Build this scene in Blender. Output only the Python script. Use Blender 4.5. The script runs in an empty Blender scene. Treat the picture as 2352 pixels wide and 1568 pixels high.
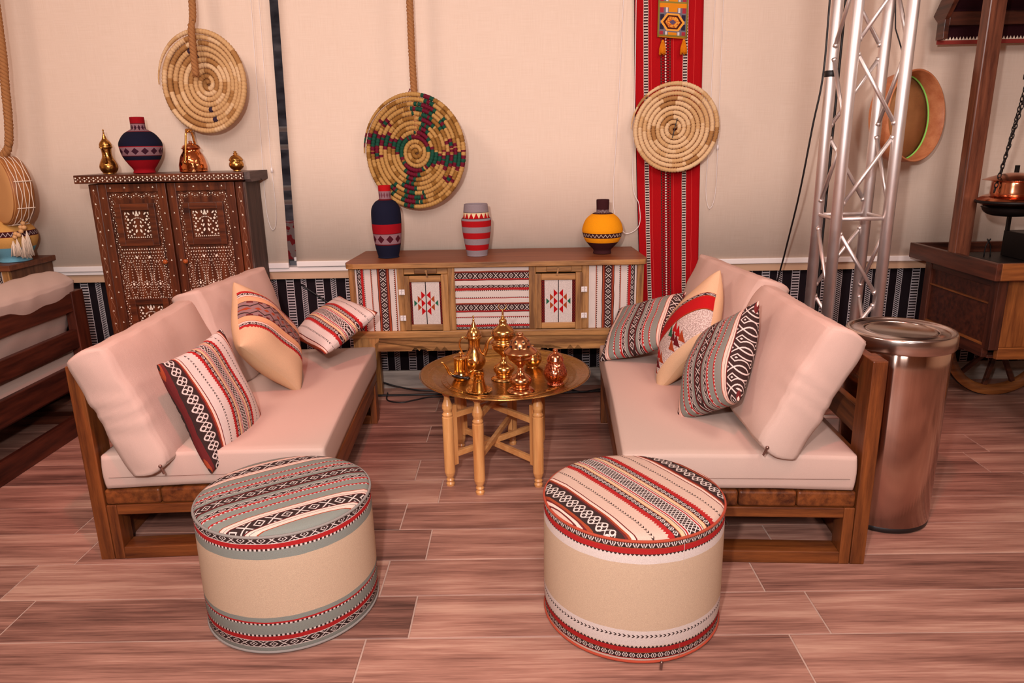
import bpy, bmesh, math, random
from mathutils import Vector, Matrix
from math import sin, cos, pi, radians, floor, hypot, atan2
C = bpy.context.scene.collection
sc = bpy.context.scene
random.seed(7)

# ------------------------------------------------------------------ camera
F, PITCH, YAW, ROLL, HCAM = 1650.0, .2685, -.013, .020, 1.352
fw = Vector((sin(YAW)*cos(PITCH), cos(YAW)*cos(PITCH), -sin(PITCH)))
rt = Vector((cos(YAW), -sin(YAW), 0)); dn = fw.cross(rt)
r2 = rt*cos(ROLL)+dn*sin(ROLL); d2 = -rt*sin(ROLL)+dn*cos(ROLL)
cam = bpy.data.cameras.new('camera'); cam.sensor_width = 36; cam.lens = 36*F/2352; cam.clip_start = .05
co = bpy.data.objects.new('camera', cam); C.objects.link(co); sc.camera = co
co.matrix_world = Matrix((( r2.x, -d2.x, -fw.x, 0), (r2.y, -d2.y, -fw.y, 0), (r2.z, -d2.z, -fw.z, HCAM), (0, 0, 0, 1)))

# ------------------------------------------------------------------ world, lights, exposure
sc.view_settings.view_transform = 'Standard'; sc.view_settings.look = 'None'
sc.view_settings.gamma = 1; sc.view_settings.use_curve_mapping = False
sc.view_settings.exposure = -0.14
w = bpy.data.worlds.new('world'); sc.world = w; w.use_nodes = True
w.node_tree.nodes['Background'].inputs[0].default_value = (1.0, .82, .78, 1)
w.node_tree.nodes['Background'].inputs[1].default_value = .34

def area(name, loc, target, size, energy, color, sy=None):
    l = bpy.data.lights.new(name, 'AREA'); l.energy = energy; l.color = color; l.size = size
    l.shape = 'RECTANGLE' if sy else 'SQUARE'
    if sy: l.size_y = sy
    o = bpy.data.objects.new(name, l); C.objects.link(o); o.location = loc
    o.rotation_euler = (Vector(target)-Vector(loc)).to_track_quat('-Z', 'Y').to_euler()
    return o
def spot(name, loc, target, energy, color, ang, blend=.6, r=.05):
    l = bpy.data.lights.new(name, 'SPOT'); l.energy = energy; l.color = color
    l.spot_size = radians(ang); l.spot_blend = blend; l.shadow_soft_size = r
    o = bpy.data.objects.new(name, l); C.objects.link(o); o.location = loc
    o.rotation_euler = (Vector(target)-Vector(loc)).to_track_quat('-Z', 'Y').to_euler()
    return o
area('camera_flash', (-.22, -.05, 1.62), (0, 3.4, .75), .07, 50, (1, .97, .98))
area('ceiling_panel_left', (-1.9, 1.6, 3.0), (-1.7, 2.4, 0), .8, 40, (1, .78, .70))
area('ceiling_panel_right', (1.7, 1.6, 3.0), (1.5, 2.4, 0), .8, 34, (1, .78, .71))
area('ceiling_panel_back', (-.4, .2, 3.0), (-.3, 3.9, 1.3), 1.0, 24, (1, .80, .72))
area('rear_fill_light', (.3, -1.5, 2.7), (.2, 3.9, .9), 1.0, 108, (1, .92, .92))  # added neutral fill high behind the camera, evens out the back wall; no fixture
spot('pink_stage_lamp_left', (-.3, 1.0, 2.95), (-1.25, 2.75, .65), 150, (1, .14, .13), 34)
spot('pink_stage_lamp_right', (.4, 1.0, 2.95), (1.05, 2.7, .65), 110, (1, .15, .13), 32)
spot('pink_stage_lamp_floor', (0, -.6, 2.95), (0, 1.6, 0), 25, (1, .3, .25), 75)

# ------------------------------------------------------------------ node helpers
def lin(h):
    h = h.lstrip('#'); v = [int(h[i:i+2], 16)/255 for i in (0, 2, 4)]
    return tuple((x/12.92 if x <= .04045 else ((x+.055)/1.055)**2.4) for x in v)+(1,)
NT = None
class S:
    def __init__(s, k): s.k = k
    def __add__(a, b): return m2('ADD', a, b)
    def __radd__(a, b): return m2('ADD', b, a)
    def __sub__(a, b): return m2('SUBTRACT', a, b)
    def __rsub__(a, b): return m2('SUBTRACT', b, a)
    def __mul__(a, b): return m2('MULTIPLY', a, b)
    __rmul__ = __mul__
    def __truediv__(a, b): return m2('DIVIDE', a, b)
    def __lt__(a, b): return m2('LESS_THAN', a, b)
    def __gt__(a, b): return m2('GREATER_THAN', a, b)
def plug(sock, v):
    if isinstance(v, S): NT.links.new(v.k, sock)
    else: sock.default_value = v
def m2(op, a, b=None):
    n = NT.nodes.new('ShaderNodeMath'); n.operation = op
    plug(n.inputs[0], a)
    if b is not None: plug(n.inputs[1], b)
    return S(n.outputs[0])
def fract(a): return m2('FRACT', a)
def nabs(a): return m2('ABSOLUTE', a)
def nmin(a, b): return m2('MINIMUM', a, b)
def nmax(a, b): return m2('MAXIMUM', a, b)
def tri(a): return nabs(fract(a)-.5)*2          # 1 at integers, 0 at half
def mix(f, a, b):
    n = NT.nodes.new('ShaderNodeMix'); n.data_type = 'RGBA'
    plug(n.inputs[0], f); plug(n.inputs[6], a); plug(n.inputs[7], b)
    return S(n.outputs[2])
def noise(vec, scale, detail=3, rough=.5, out=0):
    n = NT.nodes.new('ShaderNodeTexNoise'); plug(n.inputs['Vector'], vec)
    n.inputs['Scale'].default_value = scale; n.inputs['Detail'].default_value = detail; n.inputs['Roughness'].default_value = rough
    return S(n.outputs[out])
def ramp(f, stops):
    n = NT.nodes.new('ShaderNodeValToRGB'); plug(n.inputs[0], f)
    e = n.color_ramp.elements
    e[0].position, e[0].color = stops[0][0], stops[0][1]
    e[1].position, e[1].color = stops[-1][0], stops[-1][1]
    for p, c in stops[1:-1]:
        x = e.new(p); x.color = c
    return S(n.outputs[0])
def coord(kind='Object'):
    n = NT.nodes.new('ShaderNodeTexCoord'); return S(n.outputs[kind])
def mapping(v, scale=(1, 1, 1), loc=(0, 0, 0), rot=(0, 0, 0)):
    n = NT.nodes.new('ShaderNodeMapping'); plug(n.inputs[0], v)
    n.inputs['Scale'].default_value = scale; n.inputs['Location'].default_value = loc; n.inputs['Rotation'].default_value = rot
    return S(n.outputs[0])
def xyz(v):
    n = NT.nodes.new('ShaderNodeSeparateXYZ'); plug(n.inputs[0], v); return [S(n.outputs[i]) for i in range(3)]
def rnd():
    n = NT.nodes.new('ShaderNodeObjectInfo'); return S(n.outputs['Random'])
def vadd(a, b):
    n = NT.nodes.new('ShaderNodeVectorMath'); n.operation = 'ADD'; plug(n.inputs[0], a); plug(n.inputs[1], b); return S(n.outputs[0])
def comb(x, y, z):
    n = NT.nodes.new('ShaderNodeCombineXYZ')
    for i, v in enumerate((x, y, z)): plug(n.inputs[i], v)
    return S(n.outputs[0])
def bump(h, strength=.3, dist=.002):
    n = NT.nodes.new('ShaderNodeBump'); plug(n.inputs['Height'], h)
    n.inputs['Strength'].default_value = strength; n.inputs['Distance'].default_value = dist
    return S(n.outputs[0])
def material(name, rough=.6, metal=0, color=None, spec=None, sheen=0):
    global NT
    m = bpy.data.materials.new(name); m.use_nodes = True; NT = m.node_tree
    b = NT.nodes['Principled BSDF']
    b.inputs['Roughness'].default_value = rough; b.inputs['Metallic'].default_value = metal
    if spec is not None: b.inputs['Specular IOR Level'].default_value = spec
    if sheen: b.inputs['Sheen Weight'].default_value = sheen
    if color is not None: plug(b.inputs['Base Color'], color if isinstance(color, S) else lin(color) if isinstance(color, str) else color)
    return m, b

WHITE, CREAM, SAND, BLACK = lin('#d3c3ba'), lin('#cfb8a6'), lin('#d9b58c'), lin('#1d1416')
RED, DRED, ORANGE, GREY, PINK = lin('#a80d13'), lin('#5e1016'), lin('#983b1a'), lin('#7f847b'), lin('#eac3b2')
GREEN, NAVY, GGREY = lin('#1f5a40'), lin('#17182a'), lin('#8e8184')

def motif(kind, u, t, p):
    """t: 0..1 across the band, u metres along it, p repeat length -> 0/1 mask of the second colour"""
    b = nabs(t-.5)*2
    if kind == 'dx':        # diamonds alternating with crosses
        a = tri(u/p)
        dia = nmax((nabs(a*2+b-.78) < .13), (a*2+b) < .22)
        a2 = (1-a)*2
        x = (nabs(a2-b) < .16)*(b < .95)
        dots = (a2+(1-b) < .25)
        return nmax(nmax(dia, x), dots)
    if kind == 'tick': return fract(u/p) < .5
    if kind == 'chev': return (nabs(fract(u/p+b*.5)-.5) < .2)*(b < .9)
    if kind == 'zig': return t > tri(u/p)
    if kind == 'zigl': return t < tri(u/p)
    if kind == 'ladder': return nmax(fract(u/p) < .5, b > .86)
    if kind == 'lattice': return (nabs(tri(u/p)-tri(t*2)) < .24)
    if kind == 'hatch': return nmax((fract(u/p+t*1.5) < .45), b > .84)
    if kind == 'scroll':
        fx = fract(u/p)-.5
        fx2 = fract(u/p+.5)-.5
        def ring(fx, cy, r):
            d = m2('SQRT', fx*fx*.9+(t-cy)*(t-cy)*1.25)
            return nabs(d-r) < .055
        return nmax(nmax(ring(fx, .27, .20), ring(fx, .73, .20)), nmax(nabs(nabs(fx2*2)-b*.8) < .09, nabs(fx2*4)+b < .30)*(nabs(fx2) < .24))
    if kind == 'hearts':
        a = tri(u/p)
        return nmax((nabs(a-b*.6-.25) < .16)*(b < .85), (a > .86)*(b < .5))
    if kind == 'zigline':
        return nabs(tri(u/p)*.8+.1-t) < .13
    if kind == 'blob':
        a = tri(u/p); return a+b < .8
    if kind == 'check': 
        a = fract(u/p) < .5; c = fract(t*2) < .5; return nabs(a-c)
def bands_color(bands, u, v, wob=True):
    """bands: (width, kind or None, colour, colour2, period) laid one after another along v (metres)"""
    if wob:
        v = v+(noise(comb(u, v, 0), 14, 1)-.5)*.004
    pos = 0; col = None
    for bd in bands:
        wd, kind, c1 = bd[0], bd[1], bd[2]
        if kind:
            c = mix(motif(kind, u, (v-pos)/wd, bd[4]), c1, bd[3])
        else: c = c1
        col = c if col is None else mix(v > pos, col, c)
        pos += wd
    return col, pos
def fabric(name, bands, uv='UV', swap=False, rough=.9, offset=0., pal=None, weave=900):
    m, b = material(name, rough, spec=.15, sheen=.0)
    x, y, z = xyz(coord(uv))
    u, v = (y, x) if swap else (x, y)
    col, _ = bands_color(bands, u, v+offset)
    n = noise(coord('Object'), weave, 1)
    col = mix((n-.5)*.5+.16, col, lin('#6b4a40'))
    plug(b.inputs['Base Color'], col)
    wv = m2('SINE', u*2600)+m2('SINE', v*2600)
    plug(b.inputs['Normal'], bump(wv*.25+n, .25, .001))
    return m
def plain_cloth(name, c, var=.10, weave=420, rough=.92, bumpy=.25, wrinkle=0, fl=None):
    m, b = material(name, rough, spec=.12)
    o = coord('Object')
    n = noise(o, weave, 2); big = noise(o, 5, 2)
    c1 = lin(c); dark = tuple(x*(.62) for x in c1[:3])+(1,)
    col = mix((n-.5)*2*var+(big-.5)*.1+var, c1, dark)
    plug(b.inputs['Base Color'], col)
    h = n
    if wrinkle:
        wn = noise(mapping(o, (7, 2.2, 7)), 3.2, 3, .55)
        h = n*.12+wn*wrinkle
    plug(b.inputs['Normal'], bump(h, bumpy, .002 if not wrinkle else .03))
    return m
def wood(name, dark, light, axis='x', rough=.45, scale=1., contrast=1., coat=.0):
    m, b = material(name, rough, spec=.35)
    o = vadd(coord('Object'), comb(rnd()*31, rnd()*17, rnd()*23))
    st = {'x': (1.2, 16, 16), 'y': (16, 1.2, 16), 'z': (16, 16, 1.2)}[axis]
    v = mapping(o, tuple(s*scale for s in st))
    a = noise(v, 2.2, 5, .6)
    ring = m2('SINE', noise(mapping(o, tuple(s*scale*.35 for s in st)), 2.0, 2, .5)*46)
    f = noise(mapping(o, tuple(s*scale*7 for s in st)), 2.5, 3, .7)
    fac = (a-.5)*1.7*contrast+.5+ring*.10*contrast+(f-.5)*.55*contrast+(rnd()-.5)*.25
    plug(b.inputs['Base Color'], ramp(fac, [(.05, lin(dark)), (.95, lin(light))]))
    plug(b.inputs['Normal'], bump(a+f*.6, .12, .002))
    if coat: b.inputs['Coat Weight'].default_value = coat; b.inputs['Coat Roughness'].default_value = .25
    return m
def metal(name, c, rough=.2, hammer=0, hs=60, dirt=.15, c2=None):
    m, b = material(name, rough, 1.0)
    o = coord('Object'); n = noise(o, 18, 3)
    c1 = lin(c); cd = lin(c2) if c2 else tuple(x*.6 for x in c1[:3])+(1,)
    plug(b.inputs['Base Color'], mix((n-.35)*2*dirt, c1, cd))
    plug(b.inputs['Roughness'], n*.16+(rough-.06))
    if hammer:
        v = NT.nodes.new('ShaderNodeTexVoronoi'); v.inputs['Scale'].default_value = hs; NT.links.new(o.k, v.inputs['Vector'])
        plug(b.inputs['Normal'], bump(S(v.outputs[0]), hammer, .003))
    return m

# ------------------------------------------------------------------ mesh helpers
def uvl(bm): return bm.loops.layers.uv.verify()
def box(bm, x0, x1, y0, y1, z0, z1, mi=0):
    vs = [bm.verts.new((x, y, z)) for z in (z0, z1) for y in (y0, y1) for x in (x0, x1)]
    for idx in ((0, 2, 3, 1), (4, 5, 7, 6), (0, 1, 5, 4), (2, 6, 7, 3), (0, 4, 6, 2), (1, 3, 7, 5)):
        f = bm.faces.new([vs[i] for i in idx]); f.material_index = mi
    return vs
def frame_of(d):
    d = Vector(d).normalized(); up = Vector((0, 0, 1)) if abs(d.z) < .95 else Vector((1, 0, 0))
    a = d.cross(up).normalized(); return a, a.cross(d).normalized()
def beam(bm, p0, p1, w, h, up=None):
    """rectangular bar from p0 to p1: w across, h along the up direction"""
    p0, p1 = Vector(p0), Vector(p1); d = (p1-p0).normalized()
    u = Vector(up) if up else (Vector((0, 0, 1)) if abs(d.z) < .9 else Vector((0, 1, 0)))
    a = d.cross(u).normalized(); u = a.cross(d).normalized()
    vs = [bm.verts.new(p+a*sx*w/2+u*sz*h/2) for p in (p0, p1) for sz in (-1, 1) for sx in (-1, 1)]
    for idx in ((0, 1, 3, 2), (4, 6, 7, 5), (0, 4, 5, 1), (2, 3, 7, 6), (0, 2, 6, 4), (1, 5, 7, 3)):
        bm.faces.new([vs[i] for i in idx])
def tube(bm, pts, r, n=8, closed=False, mi=0, cap=True):
    pts = [Vector(p) for p in pts]; rs = r if isinstance(r, (list, tuple)) else [r]*len(pts)
    rings = []; prev = None
    L = len(pts)
    for i, p in enumerate(pts):
        if closed: d = pts[(i+1) % L]-pts[i-1]
        else: d = pts[min(i+1, L-1)]-pts[max(i-1, 0)]
        d.normalize()
        if prev is None: a, b = frame_of(d)
        else:
            a = prev-d*prev.dot(d)
            a = a.normalized() if a.length > 1e-6 else frame_of(d)[0]
            b = a.cross(d).normalized()
        prev = a
        rings.append([bm.verts.new(p+(a*cos(2*pi*k/n)+b*sin(2*pi*k/n))*rs[i]) for k in range(n)])
    for i in range(L if closed else L-1):
        A, B = rings[i], rings[(i+1) % L]
        for k in range(n):
            f = bm.faces.new((A[k], A[(k+1) % n], B[(k+1) % n], B[k])); f.smooth = True; f.material_index = mi
    if cap and not closed:
        bm.faces.new(rings[0][::-1]); bm.faces.new(rings[-1])
def lathe(bm, prof, n=48, c=(0, 0, 0), uvr=None, smooth=True, mi=0, closed=False):
    uv = uvl(bm); rings = []
    for r, z in prof:
        if r < 1e-5: rings.append([bm.verts.new((c[0], c[1], c[2]+z))])
        else: rings.append([bm.verts.new((c[0]+r*cos(2*pi*k/n), c[1]+r*sin(2*pi*k/n), c[2]+z)) for k in range(n)])
    R = uvr or max(p[0] for p in prof)
    s = [0]
    for i in range(1, len(prof)): s.append(s[-1]+hypot(prof[i][0]-prof[i-1][0], prof[i][1]-prof[i-1][1]))
    for i in range(len(prof)-1):
        A, B = rings[i], rings[i+1]
        for k in range(n):
            k2 = (k+1) % n
            if len(A) == 1 and len(B) == 1: continue
            if len(A) == 1: vs, us = (A[0], B[k2], B[k]), ((k+.5, i), (k+1, i+1), (k, i+1))
            elif len(B) == 1: vs, us = (A[k], A[k2], B[0]), ((k, i), (k+1, i), (k+.5, i+1))
            else: vs, us = (A[k], A[k2], B[k2], B[k]), ((k, i), (k+1, i), (k+1, i+1), (k, i+1))
            f = bm.faces.new(vs); f.smooth = smooth; f.material_index = mi
            for l, (uu, ii) in zip(f.loops, us): l[uv].uv = (uu/n*2*pi*R, prof[ii][1])
def cyl(bm, p0, p1, r, n=16, r1=None):
    tube(bm, [p0, p1], [r, r if r1 is None else r1], n)
def sphere(bm, c, r, n=12, sz=1.):
    lathe(bm, [(r*sin(pi*i/(n//2)) if 0 < i < n//2 else 0, -r*sz*cos(pi*i/(n//2))) for i in range(n//2+1)], n, c)
def smoothcurve(pts, n=6):
    pts = [Vector(p) for p in pts]; out = []
    P = [pts[0]*2-pts[1]]+pts+[pts[-1]*2-pts[-2]]
    for i in range(1, len(P)-2):
        for k in range(n):
            t = k/n
            out.append(.5*((2*P[i])+(P[i+1]-P[i-1])*t+(2*P[i-1]-5*P[i]+4*P[i+1]-P[i+2])*t*t+(3*P[i]-P[i-1]-3*P[i+1]+P[i+2])*t**3))
    out.append(pts[-1]); return out
def prof_smooth(prof, n=5):
    return [(max(p.x, 0), p.y) for p in smoothcurve([(r, z, 0) for r, z in prof], n)]
def obj(name, bm, mats, parent=None, bevel=0, seg=2, label=None, kind=None, smooth=None, normals=True):
    if normals: bmesh.ops.recalc_face_normals(bm, faces=bm.faces)
    me = bpy.data.meshes.new(name); bm.to_mesh(me); bm.free()
    for mm in (mats if isinstance(mats, (list, tuple)) else [mats]): me.materials.append(mm)
    if smooth:
        for p in me.polygons: p.use_smooth = True
    o = bpy.data.objects.new(name, me); C.objects.link(o); o.parent = parent
    if bevel:
        b = o.modifiers.new('bevel', 'BEVEL'); b.width = bevel; b.segments = seg; b.limit_method = 'ANGLE'; b.angle_limit = radians(40)
    if label: o['label'] = label
    if kind: o['kind'] = kind
    return o
def B(): return bmesh.new()
def tag(o, label, cat, group=None):
    o['label'] = label; o['category'] = cat
    if group: o['group'] = group
    return o
def thing(name, label, cat, loc=(0, 0, 0), rz=0, group=None):
    o = bpy.data.objects.new(name, None); C.objects.link(o); o.location = loc; o.rotation_euler = (0, 0, rz)
    o.empty_display_size = .05
    return tag(o, label, cat, group)
def boxobj(name, b, mat, parent=None, bevel=.003, **k):
    bm = B(); box(bm, *b); return obj(name, bm, mat, parent, bevel, **k)
def struct(name, bm, m, parent=None, **k):
    o = obj(name, bm, m, parent, **k); o['kind'] = 'structure'; return o
def nz(x, y=0., s=0.):   # cheap smooth pseudo noise
    return (sin(x*1.7+s)+sin(y*2.3+s*1.9+x*.6)+sin(x*3.1-y*1.3+s*.7)*.5)/2.5

# ------------------------------------------------------------------ materials
m_wall = plain_cloth('wall_paint', '#e8cdb2', .03, 200, .9, .05)
def blind_mat():
    m, b = material('blind_fabric', .85, spec=.1)
    x, y, z = xyz(coord('Object'))
    h = noise(mapping(coord('Object'), (3, 3, 260)), 3, 2); vv = noise(mapping(coord('Object'), (260, 3, 3)), 3, 2)
    plug(b.inputs['Base Color'], mix((h+vv-1)*.9+.25, lin('#e9d2bf'), lin('#d6b9a0')))
    plug(b.inputs['Normal'], bump(h+vv, .15, .001))
    return m
m_blind = blind_mat()
m_white, _ = material('white_plastic', .4, color='#f1e3dc')
m_ledge = plain_cloth('ledge_paint', '#caa283', .06, 300, .7, .05)
m_brownwood = {a: wood('stained_wood_'+a, '#3a190b', '#824720', a, .38, 1., 1.) for a in 'xyz'}
m_darkwood = {a: wood('dark_wood_'+a, '#2a0f0a', '#5c2a1a', a, .42, 1., 1.) for a in 'xyz'}
m_honey = {a: wood('honey_wood_'+a, '#66401f', '#b07d48', a, .45, .8, 1.4) for a in 'xyz'}
m_top = wood('walnut_top', '#6b341b', '#9a5a35', 'x', .45, .6, .7)
m_pine = {a: wood('pine_'+a, '#b8703a', '#e2a566', a, .32, 1., .8, .3) for a in 'xyz'}
m_cabwood = {a: wood('carved_walnut_'+a, '#2c1109', '#6e3519', a, .38, 1., 1., .2) for a in 'xyz'}
m_cabside = wood('cabinet_side_board', '#2b1c18', '#584037', 'z', .7, 1., 1.)
m_cart = {a: wood('cart_wood_'+a, '#24100b', '#5a2c1c', a, .4, 1., 1.1, .2) for a in 'xyz'}
m_cartl = {a: wood('cart_wood_light_'+a, '#5e2f14', '#9c5c2c', a, .4, 1., 1.1, .2) for a in 'xyz'}
m_sofa = plain_cloth('sofa_linen', '#c4a89a', .20, 800, .95, .16, .0)
m_sofaw = plain_cloth('sofa_linen_creased', '#c4a89a', .20, 800, .95, .30, .20)
m_brass = metal('polished_brass', '#cf9a5c', .2, 0, dirt=.25, c2='#9c6636')
m_brassh = metal('engraved_brass', '#c4904c', .25, .35, 90, .3, '#8a5a2c')
m_gold = metal('gold_plate', '#e0aa5e', .11, 0, dirt=.1)
m_copper = metal('copper', '#d38863', .16, 0, dirt=.2)
m_copperh = metal('embossed_copper', '#c9785a', .22, .55, 130, .3, '#8c3a20')
m_tray = metal('tray_brass', '#b48a4c', .26, .18, 45, .4, '#85602f')
m_steel = metal('satin_steel', '#d2c3b9', .19, 0, dirt=.05)
m_alu = metal('truss_aluminium', '#eee6e2', .46, 0, dirt=.1)
m_iron, _ = material('black_iron', .5, .6, '#1c1513')
m_blackp, _ = material('black_rubber', .5, color='#17100f')
m_dark, _ = material('dark_handle', .22, color='#1c0c0a')
m_pearl, _ = material('mother_of_pearl', .22, color='#e9dcc8')
m_line, _ = material('carved_edge_line', .5, color='#8f5c40')
m_knob, _ = material('knob_wood', .3, color='#a04d1e')
m_rope = plain_cloth('rope_jute', '#a87347', .25, 300, .9, .5)
m_string, _ = material('cotton_string', .9, color='#e6cdb6')
m_cable, _ = material('black_cable', .5, color='#150f10')

# ------------------------------------------------------------------ room
WY = 3.95
def tile_mat():
    m, b = material('wood_look_tile', .40, spec=.25)
    r = rnd()
    o = vadd(coord('Object'), comb(r*37, r*19, 0))
    a = noise(mapping(o, (.8, 10, 1)), 2.0, 6, .60)
    f = noise(mapping(o, (1.6, 60, 1)), 2.4, 4, .7)
    k = noise(mapping(o, (.8, 4.5, 1)), 1.6, 2)
    fac = (a-.5)*1.7+.50+(f-.5)*1.15+(k-.5)*.7+(r-.5)*.35
    plug(b.inputs['Base Color'], ramp(fac, [(0, lin('#4e332c')), (.3, lin('#7a5246')), (.65, lin('#9e7060')), (1, lin('#b98f7b'))]))
    plug(b.inputs['Roughness'], f*.2+.32)
    plug(b.inputs['Normal'], bump(f+a, .10, .002))
    return m
m_tile = tile_mat()
m_grout = plain_cloth('grout', '#b39485', .1, 90, .9, .1)
bm = B(); box(bm, -4.2, 4.6, -2.6, WY+.3, -.06, -.0022)
floor_o = struct('floor', bm, m_grout)
tm = {}
def tile_mesh(w):
    w = round(w, 3)
    if w not in tm:
        b_ = B(); box(b_, 0, w-.005, 0, .1950, -.012, 0)
        bmesh.ops.bevel(b_, geom=[e for e in b_.edges if all(v.co.z > -.001 for v in e.verts)], offset=.0012, segments=1, affect='EDGES')
        me = bpy.data.meshes.new('floor_tile'); b_.to_mesh(me); b_.free(); me.materials.append(m_tile); tm[w] = me
    return tm[w]
y0 = 1.7475
for k in range(-9, 11):
    x = (-.335 if k % 2 == 0 else -.455)-1.2*3
    while x < 3.9:
        o = bpy.data.objects.new('floor_tile', tile_mesh(1.2)); C.objects.link(o)
        o.location = (x+.002, y0+.2*k+.002, 0); o.parent = floor_o
        x += 1.2
# back wall (low wall, window bays with lintel above), side walls, rear wall, ceiling
bm = B()
box(bm, -4.2, 4.6, WY, WY+.2, 0, .70); box(bm, -4.2, -1.75, WY, WY+.2, .7, 3.1); box(bm, -.75, 4.6, WY, WY+.2, .7, 3.1); box(bm, -1.75, -.75, WY, WY+.2, 2.75, 3.1)
wall_back = struct('wall_back', bm, m_wall)
bm = B(); box(bm, -4.3, -4.2, -2.6, WY+.2, 0, 3.1); struct('wall_left', bm, m_wall)
bm = B(); box(bm, 4.6, 4.7, -2.6, WY+.2, 0, 3.1); struct('wall_right', bm, m_wall)
bm = B(); box(bm, -4.3, 4.7, -2.7, -2.6, 0, 3.1); struct('wall_rear', bm, plain_cloth('rear_wall_paint', '#b08f7a', .03, 200, .9, .05))
bm = B(); box(bm, -4.3, 4.7, -2.7, WY+.2, 3.1, 3.2); struct('ceiling', bm, plain_cloth('ceiling_paint', '#b39b8d', .03, 200, .9, .05))
# window seen through the gap between blinds
bm = B()
for x0, x1, z0, z1 in ((-1.75, -1.70, .7, 2.75), (-.80, -.75, .7, 2.75), (-1.75, -.75, .7, .745), (-1.75, -.75, 2.70, 2.75)):
    box(bm, x0, x1, WY+.03, WY+.09, z0, z1)
win = struct('window_1', bm, metal('window_frame_aluminium', '#8b8b90', .4))
gm, gb = material('window_glass', .03, color=(.75, .8, .85, 1)); gb.inputs['Transmission Weight'].default_value = 1.0; gb.inputs['IOR'].default_value = 1.45
bm = B(); box(bm, -1.70, -.80, WY+.055, WY+.063, .745, 2.70); obj('pane', bm, gm, win)
bm = B(); box(bm, -1.26, -1.21, WY+.031, WY+.055, .72, .765); obj('latch', bm, m_white, win, .003)
# outdoors: dusk street wall, rails, red-white flower bed
def dusk_mat():
    m, b = material('dusk_facade', .8)
    n = noise(mapping(coord('Object'), (2, 2, 5)), 3, 4)
    plug(b.inputs['Base Color'], ramp(n, [(.3, lin('#3b3c48')), (.6, lin('#8a8892')), (.75, lin('#b5b0b5'))]))
    return m
bm = B(); box(bm, -2.9, -.2, 6.2, 6.4, 0, 3.4); tag(obj('outdoor_facade', bm, dusk_mat()), 'blue grey facade outside, seen through the slit between blinds', 'building')
rail = thing('outdoor_railing', 'pale horizontal railing outside the slit between the blinds', 'railing', (-1.7, 5.2, 0))
for z in (.98, 1.08, 1.36, 1.48):
    bm = B(); cyl(bm, (-1, 0, z), (1.2, 0, z), .018); obj('rail', bm, m_white, rail)
for x in (-1, 1.2):
    bm = B(); cyl(bm, (x, 0, 0), (x, 0, 1.55), .025); obj('post', bm, m_white, rail)
fm, fb = material('red_white_awning', .7)
plug(fb.inputs['Base Color'], mix(noise(coord('Object'), 22, 1) > .5, lin('#d92b3a'), lin('#efd9d9')))
bm = B(); box(bm, -2.4, -.6, 4.9, 5.1, 0, .86); tag(obj('outdoor_flower_bed', bm, fm), 'red and white flower bed outside, low in the slit between blinds', 'flower bed')

# low wall dressing
bm = B(); box(bm, -4.2, 4.6, WY-.04, WY, .655, .70); struct('trim_1', bm, m_ledge)
bm = B(); box(bm, -4.2, 4.6, WY-.055, WY+.02, .70, .722); struct('trim_2', bm, m_white)
bm = B(); box(bm, -4.2, 4.6, WY-.012, WY, 0, .105); struct('baseboard_back', bm, wood('grey_wood_tile', '#6f625a', '#a39488', 'x', .45))
def sadu_mat():
    m, b = material('black_sadu_cloth', .9, spec=.1)
    x, y, z = xyz(coord('Object'))
    v = fract(x/.165+.02)*.165
    bl, wh = lin('#1a1216'), lin('#b0a5a6')
    bands = [(.020, None, bl), (.044, 'ladder', bl, wh, .0155), (.040, None, bl), (.030, 'hatch', bl, wh, .011), (.05, None, bl)]
    col, _ = bands_color(bands, z, v, False)
    plug(b.inputs['Base Color'], col); plug(b.inputs['Normal'], bump(noise(coord('Object'), 500, 1), .3, .001))
    return m
bm = B()
N = 400; lo = []; hi = []
for i in range(N+1):
    x = -4.1+8.1*i/N; yy = WY-.016-.005*(sin(x*9)+sin(x*23+1))*.5
    lo.append(bm.verts.new((x, yy, .11))); hi.append(bm.verts.new((x, WY-.014-.002*sin(x*9), .656+.003*sin(x*14))))
for i in range(N):
    f = bm.faces.new((lo[i], lo[i+1], hi[i+1], hi[i])); f.smooth = True
o = obj('striped_wall_cloth', bm, sadu_mat()); so = o.modifiers.new('thick', 'SOLIDIFY'); so.thickness = .003; so.offset = 1
tag(o, 'black woven cloth with pale ladder stripes covering the low wall', 'wall cloth')

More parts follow.
